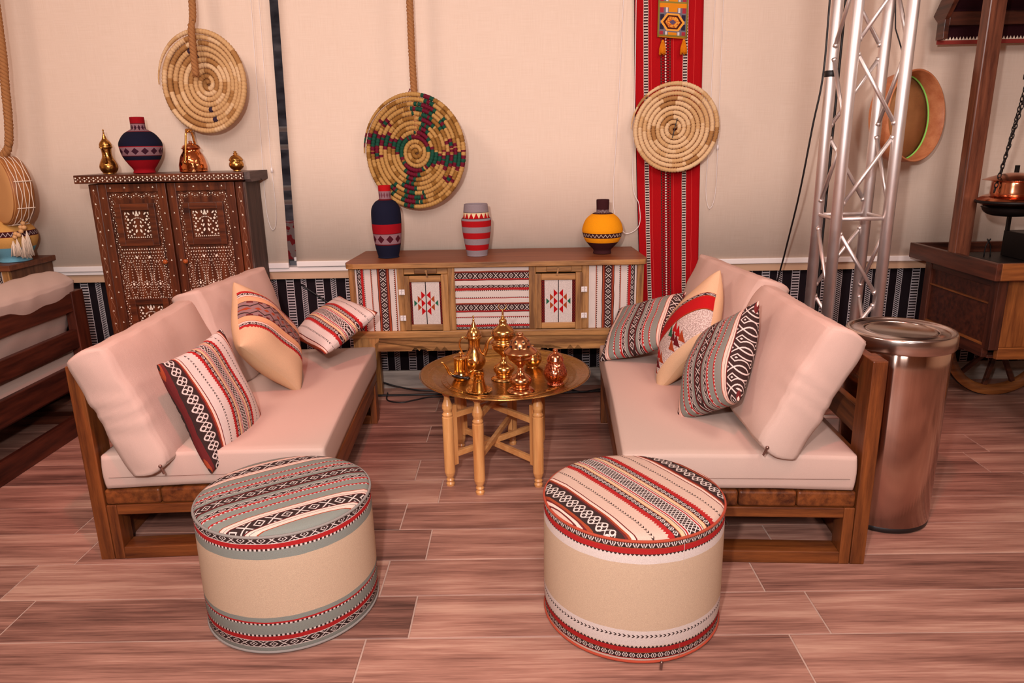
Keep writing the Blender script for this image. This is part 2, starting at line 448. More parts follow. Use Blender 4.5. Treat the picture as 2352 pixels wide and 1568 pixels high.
# roller blinds
def blind(x0, x1, zb, label, cx, yoff=0, chain=True, czb=.9, tilt=0):
    t = thing('roller_blind', label, 'blind', (0, WY-.06+yoff, 0), 0, 'roller blinds on the back wall')
    bm = B()
    n = 40; rows = []
    for z in (zb, zb+.6, zb+1.3, 2.8):
        rows.append([bm.verts.new((x0+(x1-x0)*i/n+tilt*(z-zb), .003*sin(i*.8)*(1 if x0 > .9 else .3), z)) for i in range(n+1)])
    for a, b_ in zip(rows, rows[1:]):
        for i in range(n):
            f = bm.faces.new((a[i], a[i+1], b_[i+1], b_[i])); f.smooth = True
    o = obj('blind_fabric', bm, m_blind, t); s = o.modifiers.new('t', 'SOLIDIFY'); s.thickness = .0015
    boxobj('bottom_bar', (x0, x1, -.008, .012, zb-.026, zb+.004), m_white, t, .004)
    bm = B(); cyl(bm, (x0+tilt*(2.8-zb), 0, 2.83), (x1+tilt*(2.8-zb), 0, 2.83), .03); obj('roller', bm, m_white, t)
    if chain:
        pts = [(cx+tilt*1.9+.004, -.02, 2.8)]+smoothcurve([(cx, -.02, czb+.35), (cx-.005, -.022, czb+.1), (cx+.018, -.026, czb), (cx+.045, -.024, czb+.08), (cx+.045, -.02, czb+.35)], 6)+[(cx+.04+tilt*1.9, -.02, 2.8)]
        bm = B(); tube(bm, pts, .0018, 5); obj('bead_chain', bm, m_white, t)
        bm = B(); cyl(bm, (cx+.045, -.02, czb+.30), (cx+.045, -.02, czb+.325), .006); obj('chain_connector', bm, m_white, t)
    return t
blind(-3.95, -1.262, .745, 'cream roller blind behind the inlaid cabinet and left basket', -1.34, 0, True, .93, .028)
blind(-1.218, .86, .752, 'cream roller blind behind the long sideboard and patterned basket', .60, 0, False, .9, .028)
blind(.90, 3.9, .722, 'cream roller blind behind the metal truss and the cart', .995, .012, True, 1.0, -.01)
# long pull cord of the middle blind
bm = B()
tube(bm, smoothcurve([(.585, WY-.085, 2.8), (.60, WY-.087, 1.6), (.60, WY-.09, 1.15), (.635, WY-.095, 1.03), (.64, WY-.10, .93), (.60, WY-.10, .885), (.55, WY-.095, .895), (.50, WY-.09, 1.05), (.52, WY-.085, 1.6), (.555, WY-.085, 2.8)], 8), .002, 5)
tag(obj('blind_cord', bm, m_white), 'thin white pull cord hanging beside the yellow vase', 'cord')

# ------------------------------------------------------------------ red runner and little tapestry
def runner_mat():
    m, b = material('red_sadu_runner', .9, spec=.1)
    x, y, z = xyz(coord('UV'))
    R1 = RED; bl = lin('#2a1518')
    def lad(c): return (.024, 'ladder', bl, lin('#cdbcae'), .0135)
    gg = lin('#5b4a38')
    bands = [(.003, None, bl), (.042, None, R1), lad(0), (.014, None, R1), (.002, None, lin('#d5403a')), (.046, None, R1),
             (.008, 'blob', DRED, gg, .0135), (.012, 'blob', RED, lin('#3a0d10'), .0135), (.014, 'blob', DRED, lin('#ecc8bc'), .0135), (.012, 'blob', RED, lin('#3a0d10'), .0135), (.008, 'blob', DRED, gg, .0135),
             (.014, None, R1), (.002, None, lin('#d5403a')), (.046, None, R1), lad(0), (.030, None, R1), (.002, None, lin('#d5403a')), (.02, None, R1)]
    col, tot = bands_color(bands, y, x*1.0, True)
    n = noise(coord('Object'), 500, 1)
    plug(b.inputs['Base Color'], mix((n-.4)*.5, col, DRED)); plug(b.inputs['Normal'], bump(n, .4, .001))
    return m
def cloth_strip(name, pts_fn, nu, nv, mat, thick=.003, parent=None):
    bm = B(); uv = uvl(bm); g = [[bm.verts.new(pts_fn(i/nu, j/nv)[0]) for i in range(nu+1)] for j in range(nv+1)]
    for j in range(nv):
        for i in range(nu):
            f = bm.faces.new((g[j][i], g[j][i+1], g[j+1][i+1], g[j+1][i])); f.smooth = True
            for l, (a, b_) in zip(f.loops, ((i, j), (i+1, j), (i+1, j+1), (i, j+1))): l[uv].uv = pts_fn(a/nu, b_/nv)[1]
    o = obj(name, bm, mat, parent, normals=False); s = o.modifiers.new('t', 'SOLIDIFY'); s.thickness = thick
    return o
def run(u, v):
    z = .30+2.45*v; wd = .345-.035*(1-v)**2
    xl = .572+.10*(1-v)**1.6 ; 
    return ((xl+wd*u+.0, WY-.080-.006*sin(u*9+z*3)-.05*max(0, .8-z)*0, z), (u*.345, z))
t = cloth_strip('red_woven_runner', run, 24, 60, runner_mat())
tag(t, 'long red woven runner hanging on the wall behind the plain round basket', 'textile')
def tap_mat():
    m, b = material('small_tapestry_weave', .9, spec=.1)
    x, y, z = xyz(coord('UV'))      # x 0..1 across, y metres down from a panel edge
    OR = lin('#d9831c'); ST = lin('#6d6670'); OL = lin('#8a7a35')
    yy = fract(y/.155)*.155
    band = (yy < .022)
    px = nabs(x-.5)*2; py = nabs((yy-.088)/.052)
    hexa = nmax(px*1.9*.5+py*.5, py)
    col = ST
    col = mix((nabs(px-.72) < .13)*(nabs(py-.42) < .26), col, lin('#2b2738'))
    col = mix((nabs(px-.75) < .12)*(py > .82), col, lin('#a3303a'))
    col = mix((nabs(px-.42) < .07)*(py > .85), col, lin('#cfc4bf'))
    col = mix((px < .3)*(py > .9), col, OR)
    col = mix((hexa < .78), col, lin('#e39a3c'))
    col = mix((nabs(hexa-.55) < .07), col, lin('#4a1c14'))
    col = mix((hexa < .48)*(noise(coord('Object'), 220, 0) > .5), col, lin('#b5521f'))
    col = mix((px+py < .24), col, lin('#5a4a63'))
    col = mix(band, col, OR)
    col = mix(nabs(yy-.024) < .004, col, OL)
    col = mix(px > .90, col, OL)
    plug(b.inputs['Base Color'], col); plug(b.inputs['Normal'], bump(noise(coord('Object'), 600, 1), .5, .001))
    return m
t = thing('small_tapestry', 'small grey and orange tapestry with two tassels on the red runner', 'textile', (.775, WY-.095, 1.84))
cloth_strip('tapestry_panel', lambda u, v: ((-.072+.148*u, -.003*sin(u*6), -.002+.5*v+.012*(1-u)*(1-v)), (u, .5*v+.145-.13)), 8, 16, tap_mat(), .004, t)
for x in (-.045, .06):
    bm = B(); lathe(bm, [(0, 0), (.006, -.002), (.008, -.012), (.006, -.014), (.013, -.035), (.015, -.062), (.0, -.062)], 14, (x, -.006, -.004))
    for k in range(14):
        a = k*2*pi/14; tube(bm, [(x+.006*cos(a), -.006+.006*sin(a), -.015), (x+.014*cos(a), -.006+.014*sin(a), -.045), (x+.015*cos(a+.1), -.006+.015*sin(a+.1), -.070-.003*(k % 3))], .0025, 5)
    obj('tassel', bm, plain_cloth('orange_yarn_%d' % (x > 0), '#e07f12', .2, 300, .9, .4), t)

# ------------------------------------------------------------------ coiled baskets
m_straw = plain_cloth('straw', '#d2a673', .28, 160, .75, .5)
m_straw2 = plain_cloth('straw_brown', '#ab7a48', .28, 160, .75, .5)
m_straw3 = plain_cloth('straw_pale', '#dfb98c', .22, 160, .75, .5)
m_str2, m_str2b = plain_cloth('straw_golden', '#bd8f52', .28, 160, .75, .5), plain_cloth('straw_golden_dark', '#94662f', .28, 160, .75, .5)
m_mar, m_grn, m_pur = plain_cloth('straw_maroon', '#6a1428', .2, 160, .7, .5), plain_cloth('straw_green', '#1c4a38', .2, 160, .7, .5), plain_cloth('straw_violet', '#3c2c3c', .2, 160, .7, .5)
def basket(name, label, loc, R, turns, depth, colf, mats, rot, stitch=.014, hole=None, wob=.0, stag=.5):
    """spiral coil disc facing local -Y; front rim nearer the room when depth > 0"""
    t = thing(name, label, 'basket', loc); t.rotation_euler = rot
    rc = R/turns/2
    bm = B(); th = 0; pts = []
    n_sec = 6; rings = []; arc = 0; info = []
    while True:
        turn = th/(2*pi); r = rc*.35+turn*2*rc
        if turn > turns-.5: break
        step = min(.5, max(.0042/max(r, .004), .014)); 
        fr = r/R
        y = depth*(fr**2.2)
        sp = arc/stitch
        ph = sp-floor(sp)
        rad = rc*(1.08-.27*(abs(ph-.5)*2)**4)*(1+.05*random.uniform(-1, 1))*(1 if turn < turns-.75 else 1-.8*(turn-(turns-.75))/.25)
        cx, cz = r*cos(th), r*sin(th)
        rr = Vector((cos(th), 0, sin(th)))
        rings.append([bm.verts.new(Vector((cx, -y+wob*sin(th*2), cz))+rr*rad*cos(2*pi*k/n_sec+.5)+Vector((0, 1, 0))*rad*1.1*sin(2*pi*k/n_sec+.5)) for k in range(n_sec)])
        info.append((fr, th % (2*pi), int(turn), floor(sp)))
        th += step; arc += step*max(r, .004)
    for i in range(len(rings)-1):
        mi = colf(*info[i])
        for k in range(n_sec):
            f = bm.faces.new((rings[i][k], rings[i][(k+1) % n_sec], rings[i+1][(k+1) % n_sec], rings[i+1][k])); f.smooth = True; f.material_index = mi
    bm.faces.new(rings[0][::-1]); bm.faces.new(rings[-1])
    o = obj('coil', bm, mats, t)
    return t
def hsh(*a):
    x = sin(sum(v*k for v, k in zip(a, (12.9898, 78.233, 37.719))))*43758.5453
    return x-floor(x)
def col1(fr, th, turn, st):
    if hsh(turn, floor(st/4)) < .17: return 1
    if (turn, int(th*7)) in ((4, 33), (6, 34), (5, 12), (6, 13)): return 2
    if turn == 9 and 36 < th*6.6 < 37.5: return 3
    return 0 if hsh(turn*3, floor(st/4)) > .35 else 4
def col2(fr, th, turn, st):
    s_tot = R2*fr
    for k, (a0, odd) in enumerate(((62, 0), (-14, 1), (-104, 0), (158, 1))):
        d = (th-radians(a0)+pi) % (2*pi)-pi
        s = d*fr*.9
        if abs(d) > .9: continue
        cellr = (turn+.5)/13.
        main, edge = (2, 3) if not odd else (3, 2)
        if .24 < cellr < .50:
            wv = (.53-cellr)*.80
            if abs(s) < wv: return main if abs(s) < wv-.045 else edge
        for c0, sz in ((.58, .15), (.79, .18), (1.0, .15)):
            q = abs(s-(.07 if c0 > .7 else 0)-(.05 if c0 > .9 else 0))+abs(cellr-c0)
            if q < sz: return main if q < sz-.06 else edge
        for sx in (-.26, .27):
            q1, q2 = abs(s-sx), abs(cellr-.74)
            if (q1 < .025 and q2 < .10) or (q2 < .045 and q1 < .07): return main if (q1 < .025 and q2 < .04) else edge
    return 1 if hsh(turn, floor(st/2)) < .25 else 0
def col3(fr, th, turn, st):
    if .55 < fr < .62 and 1.2 < th < 2.2: return 1
    if fr > .93 and 5.5 < th < 5.9: return 1
    return 1 if hsh(turn, floor(st/5)) < .07 else (4 if hsh(turn, floor(st/4)+3) < .35 else 0)
BM = [m_straw, m_straw2, m_pur, m_mar, m_straw3]
def rot_frame(nx, nz_):  # aim local -Y towards (nx,-1,nz_)
    return Vector((nx, -1, nz_)).to_track_quat('-Y', 'Z').to_euler()
b1 = basket('coiled_basket', 'pale straw coiled basket hanging above the inlaid cabinet', (-1.535, 3.775, 1.668), .252, 10, .055, col1, BM, rot_frame(-.24, .0), .0165)
R2 = .292
b2 = basket('coiled_basket', 'straw coiled basket with maroon and green stepped pattern', (-.515, 3.76, 1.318), R2, 13, .03, col2, [m_str2, m_str2b, m_mar, m_grn, m_str2], rot_frame(-.36, .0), .016)
b3 = basket('coiled_basket', 'round straw basket with black slit hanging on the red runner', (.792, 3.80, 1.410), .228, 10, .035, col3, [m_straw3, m_straw2, m_pur, m_mar, m_straw], rot_frame(-.02, -.04), .014)
bm = B(); beam(bm, (-.008, -.012, -.045), (.012, -.012, .05), .004, .004); obj('slit', bm, m_blackp, b3, label='black slit')
bm = B(); tube(bm, [(-.02, .0, .262), (-.022, -.01, .285), (-.012, -.01, .305), (.0, -.01, .29), (.004, 0, .266)], .003, 6); obj('hanging_loop', bm, m_mar, b2, label='maroon hanging loop')

def rope(label, pts, r=.0165, pitch=.055, flare=False):
    pts = smoothcurve(pts, 14); bm = B()
    L = [0]
    for a, b_ in zip(pts, pts[1:]): L.append(L[-1]+(b_-a).length)
    # resample
    n = int(L[-1]/.008); P = []; j = 0
    for i in range(n+1):
        s = L[-1]*i/n
        while j < len(L)-2 and L[j+1] < s: j += 1
        P.append(pts[j].lerp(pts[j+1], (s-L[j])/max(L[j+1]-L[j], 1e-6)))
    for k in range(3):
        q = []
        for i, p in enumerate(P):
            d = (P[min(i+1, n)]-P[max(i-1, 0)]).normalized(); a, b_ = frame_of(Vector((d.x, d.y, d.z)) if abs(d.z) < .9 else Vector((0, 0, -1)))
            s = L[-1]*i/n; ph = 2*pi*(s/pitch+k/3)
            q.append(p+(a*cos(ph)+b_*sin(ph))*r*.52)
        tube(bm, q, r*.56, 7)
    return tag(obj('hanging_rope', bm, m_rope), label, 'rope', 'thick jute ropes from the ceiling')
rope('thick jute rope ending at the middle of the pale coiled basket', [(-1.53, 3.72, 3.1), (-1.535, 3.71, 2.1), (-1.545, 3.68, 1.9), (-1.56, 3.70, 1.70)])
rope('thick jute rope reaching the middle of the maroon patterned basket', [(-.49, 3.74, 3.1), (-.505, 3.74, 2.05), (-.508, 3.74, 1.7), (-.503, 3.76, 1.40)], .017)
rope('thick jute rope at the far left above the wooden drum', [(-2.40, 3.60, 3.1), (-2.395, 3.60, 2.3), (-2.415, 3.60, 1.85), (-2.435, 3.60, 1.658), (-2.455, 3.60, 1.48), (-2.485, 3.60, 1.37), (-2.56, 3.60, 1.315)], .019)

# wooden drum hung at far left
m_drumw = wood('drum_wood', '#7d4423', '#b8773f', 'y', .4, .6, .6)
t = thing('frame_drum', 'tan hide drum hanging from the far left rope with cotton net', 'drum', (-2.575, 3.60, 1.178)); t.rotation_euler = (0, 0, radians(-34))
bm = B(); lathe(bm, prof_smooth([(.165, 0), (.172, .03), (.172, .07), (.160, .10)], 4)+[(.150, .10), (.155, .05), (.155, 0)], 48); ob = obj('drum_shell', bm, m_drumw, t); ob.rotation_euler = (radians(-90), 0, 0)
bm = B(); lathe(bm, [(0, .0), (.10, -.002), (.155, 0), (.167, .006), (.168, .03)], 48); ob = obj('drum_head', bm, plain_cloth('drum_hide', '#d29a62', .12, 12, .6, .2), t); ob.rotation_euler = (radians(-90), 0, 0)
bm = B()
for k, a in enumerate((.30, .42, .54, .66, .78)):
    pts = [(.02, .03, .205)]
    for q in range(9):
        an = pi/2-.2-(pi*.95)*q/8; zz = .176
        pts.append((zz*cos(an)*1.0, .015+.016*k+.006*((q+k) % 2), zz*sin(an)))
    tube(bm, smoothcurve(pts, 4), .0022, 5)
for q in range(3, 9, 2):
    an = pi/2-.2-(pi*.95)*q/8
    tube(bm, [(.178*cos(an), .012+.02*k, .178*sin(an)) for k in range(5)], .0025, 5)
obj('cotton_net', bm, m_string, t)
bm = B(); tube(bm, smoothcurve([(.02, .03, .205), (.04, .02, .235), (.02, .0, .25), (.0, .02, .21)], 5), .003, 6); obj('hanging_loop', bm, m_string, t)
t = thing('tassel_garland', 'beaded cotton tassels dangling below the hanging drum', 'tassel', (-2.475, 3.60, 1.04))
bm = B()
for x, z in ((0, .0), (.002, -.022), (-.012, -.042), (-.015, -.062), (-.03, -.08), (-.052, -.09), (.004, -.044), (-.045, -.075)):
    sphere(bm, (x, -.01, z), .0115, 12)
obj('wooden_beads', bm, plain_cloth('bead_wood', '#d9a470', .1, 60, .4, .1), t)
bm = B()
for cx, cz, h in ((.012, -.06, .125), (-.012, -.08, .12), (-.045, -.10, .09), (-.065, -.11, .08)):
    for k in range(26):
        a = k*2.4; rr = .003+.018*hsh(k, cx*50)
        tube(bm, [(cx, -.01, cz), (cx+rr*.5*cos(a), -.01+rr*.5*sin(a), cz-h*.3), (cx+rr*cos(a), -.01+rr*sin(a), cz-h*(.9+.12*hsh(k, 3)))], .0016, 4)
tube(bm, [(.0, -.01, .0), (.0, -.01, .03)], .0025, 5)
obj('tassel_fringe', bm, m_string, t)

# sieve on the right of the back wall
t = thing('wooden_sieve', 'round bentwood sieve with green string on the wall behind the truss', 'sieve', (1.895, 3.77, 1.437)); t.scale = (.93, .93, .93); t.rotation_euler = Vector((.52, -1, .08)).to_track_quat('-Y', 'Z').to_euler()
sv = wood('sieve_wood', '#b05f38', '#dc9666', 'x', .45, .5, .8)
bm = B(); lathe(bm, [(.226, 0), (.232, .04), (.234, .115), (.228, .118), (.224, .115), (.221, .04), (.219, 0), (.226, 0)], 64); o = obj('sieve_rim', bm, sv, t); o.rotation_euler = (radians(90), 0, 0)
mm, mb = material('sieve_mesh', .7)
x, y, z = xyz(coord('Object')); g = nmax(fract(x*260) < .35, fract(y*260) < .35)
plug(mb.inputs['Base Color'], mix(noise(coord('Object'), 12, 3), lin('#8f5a2e'), lin('#c9905a'))); plug(mb.inputs['Normal'], bump(g, .6, .001))
bm = B(); lathe(bm, [(0, .022), (.222, .022), (.222, .02), (0, .02)], 64); o = obj('mesh_disc', bm, mm, t); o.rotation_euler = (radians(90), 0, 0)
gr_, _ = material('green_string', .8, color='#93e063')
bm = B(); tube(bm, [(.219*cos(a)*1.0, -.03, .219*sin(a)) for a in [radians(-75+150*i/40) for i in range(41)]], .0045, 6); obj('green_string', bm, gr_, t, label='bright green string')
bm = B(); tube(bm, [(-.0, -.05, .233), (-.05, .0, .45), (-.12, .02, 1.6)], .004, 6); obj('hanging_cord', bm, m_cable, t)

# ------------------------------------------------------------------ inlaid cabinet
cab = thing('inlaid_cabinet', 'dark carved wooden cabinet with mother-of-pearl inlay and two doors', 'cabinet', (-2.10, 3.565, 0), radians(3.0))
W, DZ = .75, .26
def tri_inlay(bm, x, z, s, up=1, y=-.0015):
    vs = [bm.verts.new((x-s/2, y, z-s*.4*up)), bm.verts.new((x+s/2, y, z-s*.4*up)), bm.verts.new((x, y, z+s*.55*up))]
    if up > 0: bm.faces.new(vs)
    else: bm.faces.new(vs[::-1])
def dot_inlay(bm, x, z, r, y=-.0015, sx=1, n=8, rot=0):
    vs = []
    for k in range(n):
        a = 2*pi*k/n; dx, dz = r*sx*cos(a), r*sin(a)
        vs.append(bm.verts.new((x+dx*cos(rot)-dz*sin(rot), y, z+dx*sin(rot)+dz*cos(rot))))
    bm.faces.new(vs)
boxobj('side_board', (0, .018, .02, DZ, .05, 1.20), m_cabside, cab, .001)
boxobj('side_board', (W-.018, W, .03, DZ, .05, 1.20), m_cabside, cab, .001)
boxobj('back_panel', (.018, W-.018, DZ-.01, DZ, .05, 1.20), m_cabside, cab, 0)
boxobj('bottom_panel', (0, W, .02, DZ-.01, .05, .08), m_cabside, cab, 0)
for x0, x1 in ((0, .045), (W-.045, W)):
    o = boxobj('corner_post', (x0, x1, 0, .03, 0, 1.20), m_cabwood['z'], cab, .004)
    bm = B()
    for i in range(17): tri_inlay(bm, (x0+x1)/2, .10+i*.067, .009)
    obj('pearl_inlay', bm, m_pearl, o, normals=False, kind='stuff')
    bm = B()
    for s in (-1, 1): tube(bm, [((x0+x1)/2+s*.009*sin(z*46), -.0005, z) for z in [.08+i*.012 for i in range(92)]], .0009, 4)
    obj('wavy_line', bm, m_line, o)
o = boxobj('top_slab', (-.045, W+.012, -.035, DZ+.02, 1.205, 1.245), m_cabwood['x'], cab, .003)
bm = B()
for i in range(38):
    x = -.035+i*.0212
    for zz, up in ((1.217, 1), (1.232, -1)): tri_inlay(bm, x+(.0106 if i % 2 else 0)*0, zz, .0095, up if i % 2 else -up, -.0365)
    tri_inlay(bm, x+.0106, 1.225, .006, 1, -.0365)
obj('pearl_inlay', bm, m_pearl, o, normals=False, kind='stuff')
bm = B()   # stepped cornice on the right side
pr = [(-.02, 1.245), (.285, 1.245), (.285, 1.200), (.26, 1.200), (.18, 1.197), (.155, 1.208), (.15, 1.197), (0, 1.197), (-.02, 1.21)]
for s in (W+.012, W+.045):
    pass
va = [bm.verts.new((W+.012, y, z)) for y, z in pr]; vb = [bm.verts.new((W+.040, y, z)) for y, z in pr]
bm.faces.new(va); bm.faces.new(vb[::-1])
for i in range(len(pr)): bm.faces.new((va[i], va[(i+1) % len(pr)], vb[(i+1) % len(pr)], vb[i]))
obj('side_cornice', bm, wood('weathered_board', '#3f322f', '#6c5a54', 'y', .8), cab)
def cab_door(x0, x1, side):
    z0, z1 = .09, 1.20; fw_ = .042; cx = (x0+x1)/2
    d = boxobj('door', (x0+.002, x1-.002, .006, .022, z0, z1), m_cabwood['z'], cab, .001)
    bm = B()
    for a in ((x0+.002, x0+fw_, z0, z1), (x1-fw_, x1-.002, z0, z1), (x0+fw_, x1-fw_, z1-.04, z1), (x0+fw_, x1-fw_, z0, z0+.04)):
        box(bm, a[0], a[1], -.006, .008, a[2], a[3])
    obj('door_frame', bm, m_cabwood['z'], d, .002)
    # raised square frames
    hw = .097
    for zc in (1.0, .525):
        for a in ((cx-hw, cx-hw+.030, zc-.104, zc+.104), (cx+hw-.030, cx+hw, zc-.104, zc+.104), (cx-hw+.030, cx+hw-.030, zc+.072, zc+.104), (cx-hw+.030, cx+hw-.030, zc-.104, zc-.072)):
            boxobj('raised_frame_bar', (a[0], a[1], -.010, .008, a[2], a[3]), m_cabwood['x'], d, .002)
    ins = B(); ln = B(); yy = -.0075
    for i in range(15): 
        for xx in (x0+fw_/2, x1-fw_/2): tri_inlay(ins, xx, z0+.03+i*.078, .008, 1, yy)
    for i in range(4): tri_inlay(ins, x0+fw_*1.0+.02+i*.068, z1-.018, .009, 1, yy)
    y2 = .004
    # wavy border with little triangles
    bx0, bx1, bz0, bz1 = x0+fw_+.011, x1-fw_-.011, z0+.065, z1-.058
    def wav(s, vert): return .007*sin(s*2*pi/.052)
    n = int((bz1-bz0)/.013)
    for i in range(n+1):
        z = bz0+(bz1-bz0)*i/n
        for bx, sg in ((bx0, 1), (bx1, -1)):
            tri_inlay(ins, bx+wav(z, 1)*sg, z, .007, 1 if i % 2 else -1, y2)
    n = int((bx1-bx0)/.012)
    for i in range(1, n):
        x = bx0+(bx1-bx0)*i/n; tri_inlay(ins, x, bz1+wav(x, 0), .0075, 1 if i % 2 else -1, y2); tri_inlay(ins, x, bz0+wav(x, 0), .0075, 1 if i % 2 else -1, y2)
    for off in (-.010, .010):
        for bx, sg in ((bx0, 1), (bx1, -1)):
            tube(ln, [(bx+wav(z, 1)*sg+off, y2+.001, z) for z in [bz0+(bz1-bz0)*i/120 for i in range(121)]], .0011, 4)
        tube(ln, [(x, y2+.001, bz1+wav(x, 0)+off) for x in [bx0+(bx1-bx0)*i/30 for i in range(31)]], .0011, 4)
    # bouquet motifs in the squares
    for zc in (1.0, .525):
        yq = .003; q0 = len(ins.verts)
        for sx in (-1, 1):
            for px, pz, r_, s_, rt_ in ((.012, .045, .0065, .5, 0), (.004, .037, .0045, 1, 0), (.032, .043, .007, .45, -.8*sx), (.040, .032, .004, 1, 0), (.036, .020, .005, 1, 0), (.044, .045, .0035, 1, 0),
                                        (.030, .008, .0035, 1, 0), (.040, .0, .004, 1, 0), (.043, -.012, .0045, 1, 0), (.036, -.026, .005, 1, 0), (.026, -.020, .0035, 1, 0), (.012, .010, .006, .5, .3*sx), (.010, -.006, .007, .5, .5*sx),
                                        (.009, -.024, .0075, .55, .4*sx), (.020, -.036, .004, 1, 0), (.022, .018, .0035, 1, 0), (.018, -.004, .003, 1, 0), (.044, -.04, .003, 1, 0), (.032, -.042, .003, 1, 0)):
                dot_inlay(ins, cx+sx*px, zc+pz, r_, yq, s_, 6, rt_)
            for k in range(6): tri_inlay(ins, cx+sx*(.005+.008*k), zc-.048, .0055, 1, yq); tri_inlay(ins, cx+sx*.046, zc-.04+.016*k, .005, 1, yq)
        dot_inlay(ins, cx, zc+.044, .010, yq, .4)
        for k in range(9): tri_inlay(ins, cx-.024+.006*k, zc+.026-.0006*(k-4)**2, .005, -1, yq)
        ins.verts.ensure_lookup_table()
        for vv in ins.verts[q0:]: vv.co.x = cx+(vv.co.x-cx)*1.24; vv.co.z = zc+(vv.co.z-zc)*1.28
    # middle field: rows, arches and cypress trees
    q0 = len(ins.verts); q1 = len(ln.verts)
    for row, zz in enumerate((.878, .862)):
        for i in range(17): tri_inlay(ins, cx-.083+i*.0104+(.005 if row else 0), zz, .0068, 1 if (i+row) % 2 else -1, y2)
    for row, zz in enumerate((.845, .833, .82)):
        for i in range(14): tri_inlay(ins, cx-.08+i*.0122+(.006 if row % 2 else 0), zz, .006, 1 if (i+row) % 2 else -1, y2)
    for sx in (-.027, .027): dot_inlay(ins, cx+sx, .838, .0055, y2-.0005)
    for k, ax in enumerate((-.056, 0, .056)):
        for i in range(16):
            q = i/15; zz = .812-.175*q; hw_ = .004+.017*sin(min(1, q*1.05)*pi)**.9
            for s in (-1, 1): tri_inlay(ins, cx+ax+s*hw_, zz, .0055, 1 if i % 2 else -1, y2)
        for s in (-1, 1):
            tube(ln, [(cx+ax+s*(.009+.018*sin(min(1, i/15*1.05)*pi)**.9), y2, .818-.185*i/15) for i in range(16)], .0012, 4)
        dot_inlay(ins, cx+ax, .702, .008, y2, .55)
        for i in range(8):
            a = i*pi/4; dot_inlay(ins, cx+ax+.0125*cos(a), .700+.017*sin(a), .0028, y2)
        for i in range(5): tri_inlay(ins, cx+ax, .735+i*.014, .0055, 1, y2)
    for ax in (-.084, -.028, .028, .084):
        for i in range(13):
            for s in ((-.0045, .0045) if abs(ax) < .05 else (0,)): tri_inlay(ins, cx+ax+s, .805-i*.0135, .0058, 1 if i % 2 else -1, y2)
    for row, zz in enumerate((.630, .618)):
        for i in range(16): tri_inlay(ins, cx-.08+i*.0107, zz, .0062, 1 if (i+row) % 2 else -1, y2)
    for row in range(22):
        for i in range(14):
            if hsh(row, i, 5) > .15: tri_inlay(ins, cx-.078+i*.012+(.006 if row % 2 else 0), .395-row*.0125, .006, 1 if (i+row) % 2 else -1, y2)
    ins.verts.ensure_lookup_table(); ln.verts.ensure_lookup_table()
    for vv in list(ins.verts[q0:])+list(ln.verts[q1:]): vv.co.x = cx+(vv.co.x-cx)*1.17
    obj('pearl_inlay', ins, m_pearl, d, normals=False, kind='stuff'); obj('carved_line', ln, m_line, d)
    kx = x1-fw_-.006 if side < 0 else x0+fw_+.006
    bm = B(); lathe(bm, prof_smooth([(.005, 0), (.005, .008), (.011, .014), (.012, .020), (.007, .027), (0, .028)], 4), 20)
    k = obj('knob', bm, m_knob, d); k.rotation_euler = (radians(90), 0, 0); k.location = (kx, -.004, .815)
cab_door(.045, .373, -1); cab_door(.377, W-.045, 1)

def lathe_thing(name, label, cat, loc, prof, mat, part='body', n=40, smooth=4, group=None):
    t = thing(name, label, cat, loc, 0, group)
    bm = B(); lathe(bm, prof_smooth(prof, smooth) if smooth else prof, n); obj(part, bm, mat, t)
    return t
CZ = 1.2465
def dallah(name, label, loc, s, mat, rz, handle=True, spoutdir=1):
    t = thing(name, label, 'coffee pot', loc, rz)
    bm = B(); lathe(bm, [(a*s, b_*s) for a, b_ in prof_smooth([(0, 0), (.030, 0), (.030, .004), (.033, .008), (.041, .022), (.043, .038), (.036, .058), (.026, .078), (.0225, .098), (.025, .122), (.028, .126), (.0, .126)], 4)], 40); obj('body', bm, mat, t)
    bm = B(); lathe(bm, [(a*s, b_*s) for a, b_ in prof_smooth([(.0295, .126), (.031, .131), (.0285, .136), (.029, .142), (.023, .156), (.013, .168), (.008, .182), (.005, .190), (.0035, .195), (.005, .199), (.0025, .203), (.0025, .207), (.0042, .211), (.003, .215), (0, .217)], 3)], 32); obj('lid', bm, mat, t)
    bm = B()
    pts = smoothcurve([(.036*s, 0, .055*s), (.046*s, 0, .078*s), (.052*s, 0, .105*s), (.068*s, 0, .124*s), (.082*s, 0, .128*s)], 5)
    n = len(pts); tube(bm, pts, [s*(.010-.0065*i/(n-1)) for i in range(n)], 10); obj('spout', bm, mat, t)
    if handle:
        bm = B(); tube(bm, smoothcurve([(-.028*s, 0, .124*s), (-.042*s, 0, .132*s), (-.055*s, 0, .118*s), (-.057*s, 0, .098*s), (-.050*s, 0, .075*s), (-.040*s, 0, .052*s)], 5), .0035*s, 8); obj('handle', bm, mat, t)
    return t
dallah('coffee_pot', 'tall brass coffee pot at the left end of the inlaid cabinet', (-2.035, 3.66, CZ), .98, m_brassh, radians(-75))
def vase_mat(name, bands, weave=None):
    m, b = material(name, .9, spec=.1)
    x, y, z = xyz(coord('UV'))
    col, _ = bands_color(bands, x, y, False)
    n = noise(mapping(coord('Object'), (60, 60, 500)), 3, 1)
    plug(b.inputs['Base Color'], mix((n-.45)*.6, col, tuple(c*.5 for c in (1, 1, 1))+(1,)) if False else mix(nmax((n-.5)*.8, 0.0), col, lin('#2a1414')))
    thr = m2('SINE', y*3800)
    plug(b.inputs['Normal'], bump(thr*.4+n, .35, .001)); return m
MAU = lin('#8d6a70'); MBG = lin('#6f3c44')
